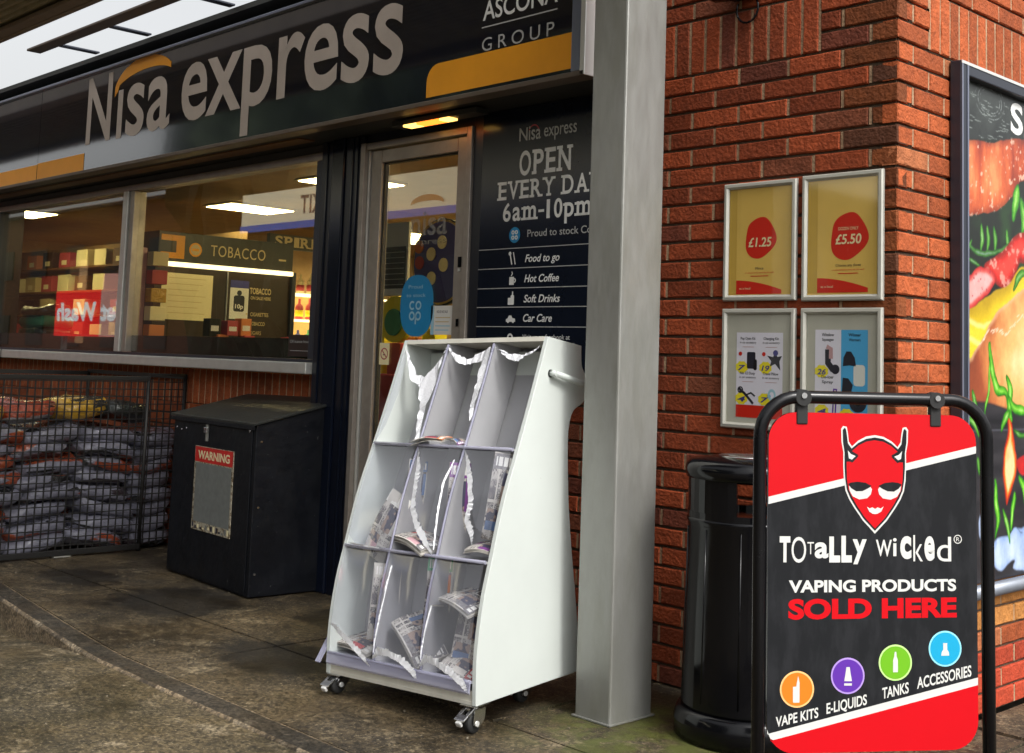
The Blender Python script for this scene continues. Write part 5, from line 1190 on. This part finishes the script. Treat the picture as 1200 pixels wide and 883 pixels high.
for ci, (cl, yc) in enumerate(cols_):
    nL = 8 if ci == 0 else 8
    for li in range(nL):
        z_ = .075 + li * .086 + .012 * ci * (li > 2) - (.0 if ci else .01)
        mk = rnd.choice(['bag_grey', 'bag_grey', 'bag_grey2', 'bag_grey2', 'bag_grey'])
        Wd = (.42 if ci else .30); b = bag_mesh(.62, Wd, .115, li * 5 + ci + 1, mk)
        o = link('fuel_bag', b); o.location = (-5.30 + rnd.uniform(-.015, .015), yc + (rnd.uniform(-.05, .05) if ci else 0), z_); o.rotation_euler = (R(rnd.uniform(-3, 3) + (0 if ci % 2 else 6) - (9 if ci == 1 else 0)), R(rnd.uniform(-3, 3)), R(rnd.uniform(-4, 4)))
        nm = {'bag_grey': 'grey red-printed fuel bag', 'bag_grey2': 'grey dark-printed fuel bag', 'bag_red': 'red fuel bag'}[mk]
        tag(o, '%s, %s layer up, %s' % (nm, ords[li], cl) if li else '%s, bottom layer, %s' % (nm, cl), 'bag', 'fuel bags stacked in the wire cage')
for i, (y, mk, nm) in enumerate(((-1.16, 'bag_yellow', 'yellow kindling bag on top of the stack at the left picture edge'), (-.86, 'bag_red', 'red kindling bag on top of the stack, left of the yellow one by the post'), (-.55, 'bag_yellow', 'yellow kindling bag on top of the stack nearest the cage post'), (-.27, 'bag_black', 'dark green bag on top of the stack against the cage post'))):
    b = bag_mesh(.5, .34, .12, 40 + i, mk); o = link('kindling_bag', b); o.location = (-5.28, y, .835 + .015 * (i == 2) + (.01 if i == 0 else 0)); o.rotation_euler = (R((-4, 5, 6, -8)[i]), 0, R(4 * i)); tag(o, nm, 'bag', 'kindling bags on top of the stack')

# ------------------------------------------------------------------ inside the shop, seen through the glass
def ceiling_light(x0, x1, y0, y1, label, z=2.519):
    t = thing('ceiling_light', label, 'ceiling light', ((x0 + x1) / 2, (y0 + y1) / 2, z)); b = MB(); b.box((x0 - .02, y0 - .02, z - .012), (x1 + .02, y1 + .02, z), 'paper_white', .002); link('frame', b, t, True)
    b = MB(); b.box((x0, y0, z - .018), (x1, y1, z - .013), 'lit_panel'); link('diffuser', b, t, True)
ceiling_light(-7.62, -7.18, 1.65, 2.28, 'lit square ceiling panel above the tobacco gantry behind the large window')
ceiling_light(-4.6, -4.1, 3.4, 4.0, 'lit ceiling panel far back in the shop seen through the door')
ceiling_light(-5.5, -5.0, 1.2, 1.8, 'lit ceiling panel near the window to the right of the gantry')
ceiling_light(-3.6, -3.1, 1.0, 1.5, 'lit ceiling panel just inside the door')
ceiling_light(-10.2, -9.6, .55, 1.15, 'added ceiling panel brightening the shelves behind the left window')  # placed here to brighten the goods behind the left window
for q, (x, y) in enumerate(((-8.6, 4.0), (-6.0, 4.4), (-2.2, 1.6), (-2.4, 4.6), (-11.6, 3.8))):  # panels out of view, added to brighten the room
    ceiling_light(x, x + .9, y, y + .9, ('added unseen ceiling panel deep in the shop on the far left', 'added unseen ceiling panel deep in the shop in the middle', 'added unseen ceiling panel behind the brick wall side of the door', 'added unseen ceiling panel in the far right corner of the shop', 'added unseen ceiling panel in the far left corner of the shop')[q])
gt = thing('tobacco_gantry', 'dark TOBACCO gantry with lit strip behind the counter', 'gantry', (-6.5, 1.25, 1.0), R(90))
# local x runs +y in the room, local -y faces the camera side (+x)
b = MB(); b.box((-.62, .0, .905), (.60, .35, 1.135), 'gantry_dark', .004); link('header', b, gt)
b = MB(); b.box((-.60, -.015, .868), (.60, .02, .903), 'lit_strip', .004); link('light_strip', b, gt)
b = MB(); b.box((-.62, .03, -.99), (.60, .35, .866), 'gantry_brown'); b.box((.601, .0, -.99), (.64, .35, .90), 'frame_dark', .003); b.box((.005, .018, .2), (.012, .03, .86), 'grey_print'); link('shutter', b, gt)
p = Print(-.001); p.text('TOBACCO', -.17, .33, .975, .085, 'letters_gold', spacing=1.1); p.circle(-.305, 1.01, .055, 'orange', .6); p.circle(-.305, 1.01, .042, 'letters_gold', .8); p.rect(-.335, 1.0, -.275, 1.02, 'orange', 1); p.rect(-.60, .93, -.40, 1.11, 'orange', .6); p.rect(-.60, .975, -.47, 1.065, 'gantry_dark', .9); p.text('Camel', .46, .53, .985, .02, 'letters_gold') if False else p.rect(.46, .985, .53, 1.0, 'letters_gold', .6); link('lettering', p, gt)
p = Print(.028); p.text('TOBACCO', .22, .42, .70, .05, 'letters_gold', .8, .03); p.text('ON SALE HERE', .23, .42, .655, .026, 'letters_gold', .8, .02)
for i, t_ in enumerate(('CIGARETTES', 'TOBACCO', 'CIGARS')): p.text(t_, .235, .235 + (.17, .14, .11)[i], .52 - .075 * i, .03, 'letters_gold', .8, .01); p.circle(.20, .535 - .075 * i, .008, 'letters_gold', .8, 10)
p.rect(-.56, .46, -.12, .82, 'price_cream', .6)
for i in range(7): p.rect(-.50, .78 - .045 * i, -.18 - .03 * (i % 3), .785 - .045 * i, 'letters_gold', .9)
p.rect(.04, .49, .21, .77, 'paper_white', .6); p.rect(.04, .74, .21, .80, 'ink_blue', .7); p.rrect(.075, .55, .175, .68, .02, 'ink', 1); p.circle(.125, .70, .022, 'ink', 1.2); p.text('10p', .09, .165, .575, .035, 'paper_white', 1.5, .03)
p.rect(.12, .25, .46, .30, 'yellow', .6); p.rect(.36, .25, .46, .30, 'news_red', .9)
link('print', p, gt)
# spirits bay further back
sp = thing('spirits_shelf', 'spirits shelving bay with gold SPIRITS letters and lit shelves', 'shelf', (-6.6, 2.3, 1.0), R(90))
b = MB(); b.box((-.42, .33, -.99), (.7, .36, 1.13), 'interior_wall'); b.box((-.44, 0, -.99), (-.41, .36, 1.16), 'frame_dark'); b.box((-.62, .0, 1.10), (.7, .05, 1.22), 'gantry_dark'); link('carcass', b, sp)
for z_ in (.30, .52, .74): b = MB(); b.box((-.40, .02, z_ - .012), (.7, .33, z_), 'lit_strip'); link('shelf_board', b, sp)
p = Print(-.002); slab_text(p, 'SPIRITS', -.58, .04, 1.12, .085, 'letters_gold'); link('lettering', p, sp)
def bottle(x, y, z, h, r, m, m2, lab):
    t = thing('bottle', lab, 'bottle', (x, y, z), 0, 'bottles and packs on the spirits shelves'); b = MB(); b.lathe([(r, 0), (r, h * .6), (r * .8, h * .68), (r * .32, h * .78), (r * .32, h)], m, 14); link('glass_body', b, t)
    b = MB(); b.lathe([(r + .001, h * .15), (r + .001, h * .45)], m2, 14); link('label_band', b, t)
random.seed(21)
for zi, (z_, pos) in enumerate(((.74, 'top'), (.52, 'middle'), (.30, 'lower'))):
    for k_ in range(7):
        m_, m2_, cn_ = random.choice((('news_green', 'paper_white', 'green'), ('news_red', 'yellow', 'red'), ('ink_blue', 'paper_white', 'blue'), ('letters_gold', 'news_red', 'golden'), ('news_pink', 'paper_white', 'pink')))
        bottle(-6.71, 1.97 + .105 * k_, 1.0 + z_, random.uniform(.13, .19), .034, m_, m2_, '%s bottle on the %s spirits shelf, %s from the left' % (cn_, pos, ('first', 'second', 'third', 'fourth', 'fifth', 'sixth', 'seventh')[k_]))
# counter below the gantry with goods
ct = MB(); ct.box((-6.15, .45, .012), (-5.2, 3.0, 1.22), 'gantry_brown', .01); tag(link('shop_counter', ct), 'dark brown shop counter behind the large window', 'counter')
rnd = random.Random(4)
def pack(name, x, y, z, sx, sy, sz, m, lab, grp):
    t = thing(name, lab, 'packet', (x, y, z), 0, grp); b = MB(); b.box((-sx / 2, -sy / 2, 0), (sx / 2, sy / 2, sz), m, .003); link('carton', b, t); b = MB(); b.box((sx / 2 + .0005, -sy * .35, sz * .3), (sx / 2 + .0015, sy * .35, sz * .6), 'paper_white'); link('label_patch', b, t)
k_ = 0
places = [(.56, .0, 'bag_red', 'red'), (.66, .0, 'news_orange', 'orange'), (.76, .0, 'news_green', 'green'), (.86, .0, 'news_red', 'crimson'), (.96, .0, 'bag_yellow', 'yellow'), (.60, .11, 'charcoal', 'black'), (.72, .12, 'news_red', 'scarlet'), (.84, .12, 'news_orange', 'amber'), (1.10, .0, 'news_orange', 'rusty orange'), (1.22, .0, 'news_red', 'dark red')]
for y, z_, m_, cn_ in places:
    pack('snack_packet', -5.55 - .02 * (k_ % 3), y, 1.221 + z_, .09, .085, .105 + .02 * (k_ % 2), m_, '%s snack packet on the counter, number %d along from the window' % (cn_, k_ + 1), 'snack packets on the counter'); k_ += 1
st = thing('display_stand', 'tall pink and cream display stand by the window mullion', 'stand', (-6.0, .22, 0)); b = MB(); b.box((-6.08, .12, .012), (-6.02, .30, 1.95), 'news_pink', .006); link('back_card', b, st, True)
for i in range(5): b = MB(); b.box((-6.02 + .001, .30, 1.30 + .13 * i), (-5.93, .42, 1.40 + .13 * i), ['news_orange', 'price_cream', 'bag_yellow', 'news_red', 'letters_gold'][i], .004); link('packet', b, st, True)
# shelves behind the left window
ls = thing('wall_shelving', 'brown wall shelving of small goods behind the left window', 'shelf', (-9.5, 1.9, 0))
b = MB(); b.box((-12.6, 1.9, .012), (-7.4, 1.95, 2.3), 'interior_wall'); link('back_board', b, ls, True)
for i, z_ in enumerate((1.30, 1.55, 1.80, 2.05)): b = MB(); b.box((-12.5, 1.62, z_ - .02), (-7.5, 1.899, z_), 'wood_head'); link('shelf_board', b, ls, True)
for zi, z_ in enumerate((1.30, 1.55, 1.80, 2.05)):
    for k_ in range(11):
        if rnd.random() < .2: continue
        m_, cn_ = rnd.choice((('news_red', 'red'), ('wood_head', 'brown'), ('price_cream', 'cream'), ('news_orange', 'orange'), ('gantry_brown', 'dark'), ('letters_gold', 'golden'))); x = -12.2 + .42 * k_
        t = thing('goods_box', '%s box on the %s shelf behind the left window, %s from the left' % (cn_, ('lowest', 'second', 'third', 'top')[zi], ('first', 'second', 'third', 'fourth', 'fifth', 'sixth', 'seventh', 'eighth', 'ninth', 'tenth', 'eleventh')[k_]), 'box', (x, 1.74, z_), 0, 'boxes on the wall shelving'); b = MB(); b.box((-.13, -.09, 0), (.13, .09, .15 + .03 * rnd.random()), m_, .004); link('carton', b, t); b = MB(); b.box((-.06, -.0915, .03), (.06, -.0905, .08), 'price_cream'); link('price_tag', b, t)
gb = thing('crisp_stack', 'stack of green and white multipacks behind the far left of the window', 'packets', (-8.2, .35, 0))
for i in range(6):
    bb = bag_mesh(.5, .34, .11, 60 + i, M['bag_black'] if i % 2 else M['news_green']); bb.bm.transform(Matrix.Translation((-8.15, .5, 1.06 + .09 * i))); link('multipack', bb, gb, True)
b = MB(); b.box((-8.4, .35, .012), (-7.9, .7, 1.0), 'gantry_dark'); link('base_crate', b, gb, True)
# inside the door
mb_ = thing('menu_board', 'white edged black price board hanging just inside the door', 'board', (-3.41, .5, 1.6)); b = MB(); b.box((-3.52, .50, 1.58), (-3.30, .52, 2.00), 'paper_white', .003); link('board', b, mb_, True)
b = MB(); b.box((-3.505, .497, 1.62), (-3.315, .4995, 1.86), 'ink')
for i in range(7): b.box((-3.495, .495, 1.64 + .031 * i), (-3.325, .4968, 1.644 + .031 * i), 'grey_print')
link('price_panel', b, mb_, True)
dp = thing('promo_display', 'yellow and red promotional stand inside the door with a round yellow sign', 'display', (-4.0, 1.1, 0))
b = MB(); b.box((-4.4, 1.05, .012), (-3.45, 1.5, 1.12), 'news_red', .01); link('stand', b, dp, True)
b = MB(); b.tube([(-4.03, 1.0, 1.47), (-4.03, 1.04, 1.47)], .15, 'yellow', 28); link('round_sign', b, dp, True)
b = MB(); b.tube([(-4.03, .985, 1.45), (-4.03, .997, 1.45)], .085, 'news_green', 24); link('sign_centre', b, dp, True)
cdisc = thing('coin_poster', 'dark round poster with pale gold coins hanging inside the door glass', 'poster', (-3.6, 1.0, 1.8))
b = MB(); b.tube([(-3.60, 1.0, 1.82), (-3.60, 1.03, 1.82)], .27, 'charcoal', 36); link('disc', b, cdisc, True)
b = MB(); b.tube([(-3.60, .997, 1.82), (-3.60, .9995, 1.82)], .262, 'gold_dark', 36); b.tube([(-3.60, .992, 1.82), (-3.60, .9965, 1.82)], .25, 'ink_blue', 36); link('rim', b, cdisc, True)
for i, (a_, c_) in enumerate(((.02, .12), (-.08, .05), (.04, -.02), (-.07, -.10), (-.19, .0), (-.20, .10))): b = MB(); b.tube([(-3.6 + a_, .985, 1.82 + c_), (-3.6 + a_, .991, 1.82 + c_)], .042, ('price_cream', 'price_cream', 'price_cream', 'price_cream', 'news_red', 'news_orange')[i], 16); link('coin', b, cdisc, True)
for i, m_ in enumerate(('yellow', 'news_red', 'news_orange', 'yellow', 'news_green')):
    pack('cereal_box', -4.32 + .17 * i, 1.15, 1.121, .13, .1, (.26, .2, .24, .3, .18)[i], m_, ('plain yellow box leftmost on the stand inside the door', 'red box on the stand inside the door', 'orange box on the stand inside the door', 'tall yellow box on the stand inside the door beside the green one', 'green box rightmost on the stand inside the door')[i], 'boxes on the promotional stand')
b = MB(); b.box((-4.9, 3.2, .012), (-4.75, 5.5, 2.2), 'gantry_brown'); b.box((-2.4, 2.6, .012), (-2.2, 5.0, 2.0), 'interior_wall'); tag(link('partition', b), 'dark partition deep inside the shop behind the door', 'partition')

# ------------------------------------------------------------------ across the forecourt: what the glass mirrors, with backdrops added to darken it
fcn = thing('forecourt_canopy', 'cream and blue EXIT canopy across the forecourt mirrored in the shop glass', 'canopy', (-13, -8, 0), R(180))
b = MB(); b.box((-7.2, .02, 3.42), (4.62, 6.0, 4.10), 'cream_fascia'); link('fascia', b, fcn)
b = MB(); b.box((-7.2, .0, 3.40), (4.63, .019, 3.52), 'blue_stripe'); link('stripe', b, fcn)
b = MB(); b.box((-7.1, .1, 3.405), (4.55, 5.9, 3.418), 'soffit_dark'); link('soffit', b, fcn)
p = Print(.018); p.text('EXIT', 1.86, 2.72, 3.64, .33, 'exit_ink', bold=.02); p.text('EXIT', -6.5, -5.8, 3.68, .26, 'exit_ink'); link('lettering', p, fcn)
for x in (-6.5, 4.0): b = MB(); b.box((x - .15, 1.5, -.16), (x + .15, 1.8, 3.37), 'galv', .01); link('post', b, fcn)
jw = thing('wash_sign', 'red and white jet wash sign across the forecourt mirrored in the left window', 'sign', (-24, -8, 0), R(180))
b = MB(); b.box((-2.05, 0, 1.45), (1.45, .2, 2.47), 'jet_red'); b.box((-2.04, -.004, 2.471), (-.9, .2, 2.80), 'jet_pink'); b.box((1.0, .3, 1.3), (1.5, .5, 3.2), 'interior_wall'); link('panel', b, jw)
p = Print(-.004); p.rect(-2.05, 1.45, -.85, 2.47, 'jet_pink', .5); p.text('Jet Wash', -1.95, 1.35, 1.78, .42, 'jet_white', 1, .04, .15); link('lettering', p, jw)  # pink end painted on for a second reflection lying over the sign
for x in (-1.7, 1.1): b = MB(); b.box((x - .05, .05, -.16), (x + .05, .15, 1.449), 'galv'); link('post', b, jw)

tr = MB(); rnd = random.Random(9); flat('backdrop_leaf', (.03, .045, .02), .8, var=.5, vs=2)  # unseen trees, added to darken what the glass and fascia mirror
for i in range(11, 26):
    x = -78 + 3.1 * i + rnd.uniform(-.8, .8); h = rnd.uniform(7.5, 9.5) + 6.5; y = -23 + rnd.uniform(-1, 1)
    t = bmesh.new(); bmesh.ops.create_icosphere(t, subdivisions=4, radius=1)
    for v in t.verts: n3 = noise.noise(v.co * 2 + Vector((i * 3, 0, 0))) * .5 + noise.noise(v.co * 6 + Vector((i, 5, 0))) * .3; v.co = Vector((x + v.co.x * 2.6 * (1 + n3), y + v.co.y * 2.4 * (1 + n3), h * .5 + v.co.z * h * .52 * (1 + n3 * .3)))
    mp = {v: tr.bm.verts.new(v.co) for v in t.verts}
    for f_ in t.faces: tr.face([mp[v] for v in f_.verts], 'backdrop_leaf')
    t.free()
o = link('backdrop_trees', tr); o['kind'] = 'stuff'; tag(o, 'dark mass of trees added beyond the forecourt to darken the reflections', 'trees')

hb = thing('backdrop_building', 'long brick building added across the forecourt to darken the shop window reflections', 'building', (-62, -25, 0))  # added backdrop, height set to keep window reflections dark below bright sky
b = MB(); flat('backdrop_brick', (.20, .075, .035), .8, var=.35, vs=1.5, stretch=(1, 1, 6)); b.box((-85, -30, -.16), (-41, -25, 8.6), 'backdrop_brick'); link('wall', b, hb, True)
b = MB(); b.prism([(-30.3, 8.6), (-24.8, 8.6), (-24.8, 8.75), (-27.5, 9.5), (-30.3, 8.75)], -85.3, -40.7, 'soffit_dark', 'x'); link('roof', b, hb, True)
for i in range(9):
    for z_ in (1.2, 5.0):
        b = MB(); b.box((-83 + 4.8 * i, -24.99, z_), (-80.8 + 4.8 * i, -24.9, z_ + 1.7), 'gantry_dark'); link('window', b, hb, True)
# grit and crumbs on the paving
gm = MB(); rnd = random.Random(77); flat('grit', (.18, .155, .11), .8, var=.5, vs=60)
for i in range(110):
    x = rnd.uniform(-4.6, .1); y = rnd.uniform(-2.6, -.3); z_ = (road_z(x, y) if y < kerb_y(x) - .06 else .002); r_ = rnd.uniform(.0015, .0045)
    t = bmesh.new(); bmesh.ops.create_icosphere(t, subdivisions=1, radius=r_)
    for v in t.verts: v.co = v.co * rnd.uniform(.7, 1.2) + Vector((x, y, z_ + r_ * .4))
    gm.join(t, 'grit')
o = link('grit', gm); o['kind'] = 'stuff'; tag(o, 'scattered pale grit and crumbs on the paving', 'grit')
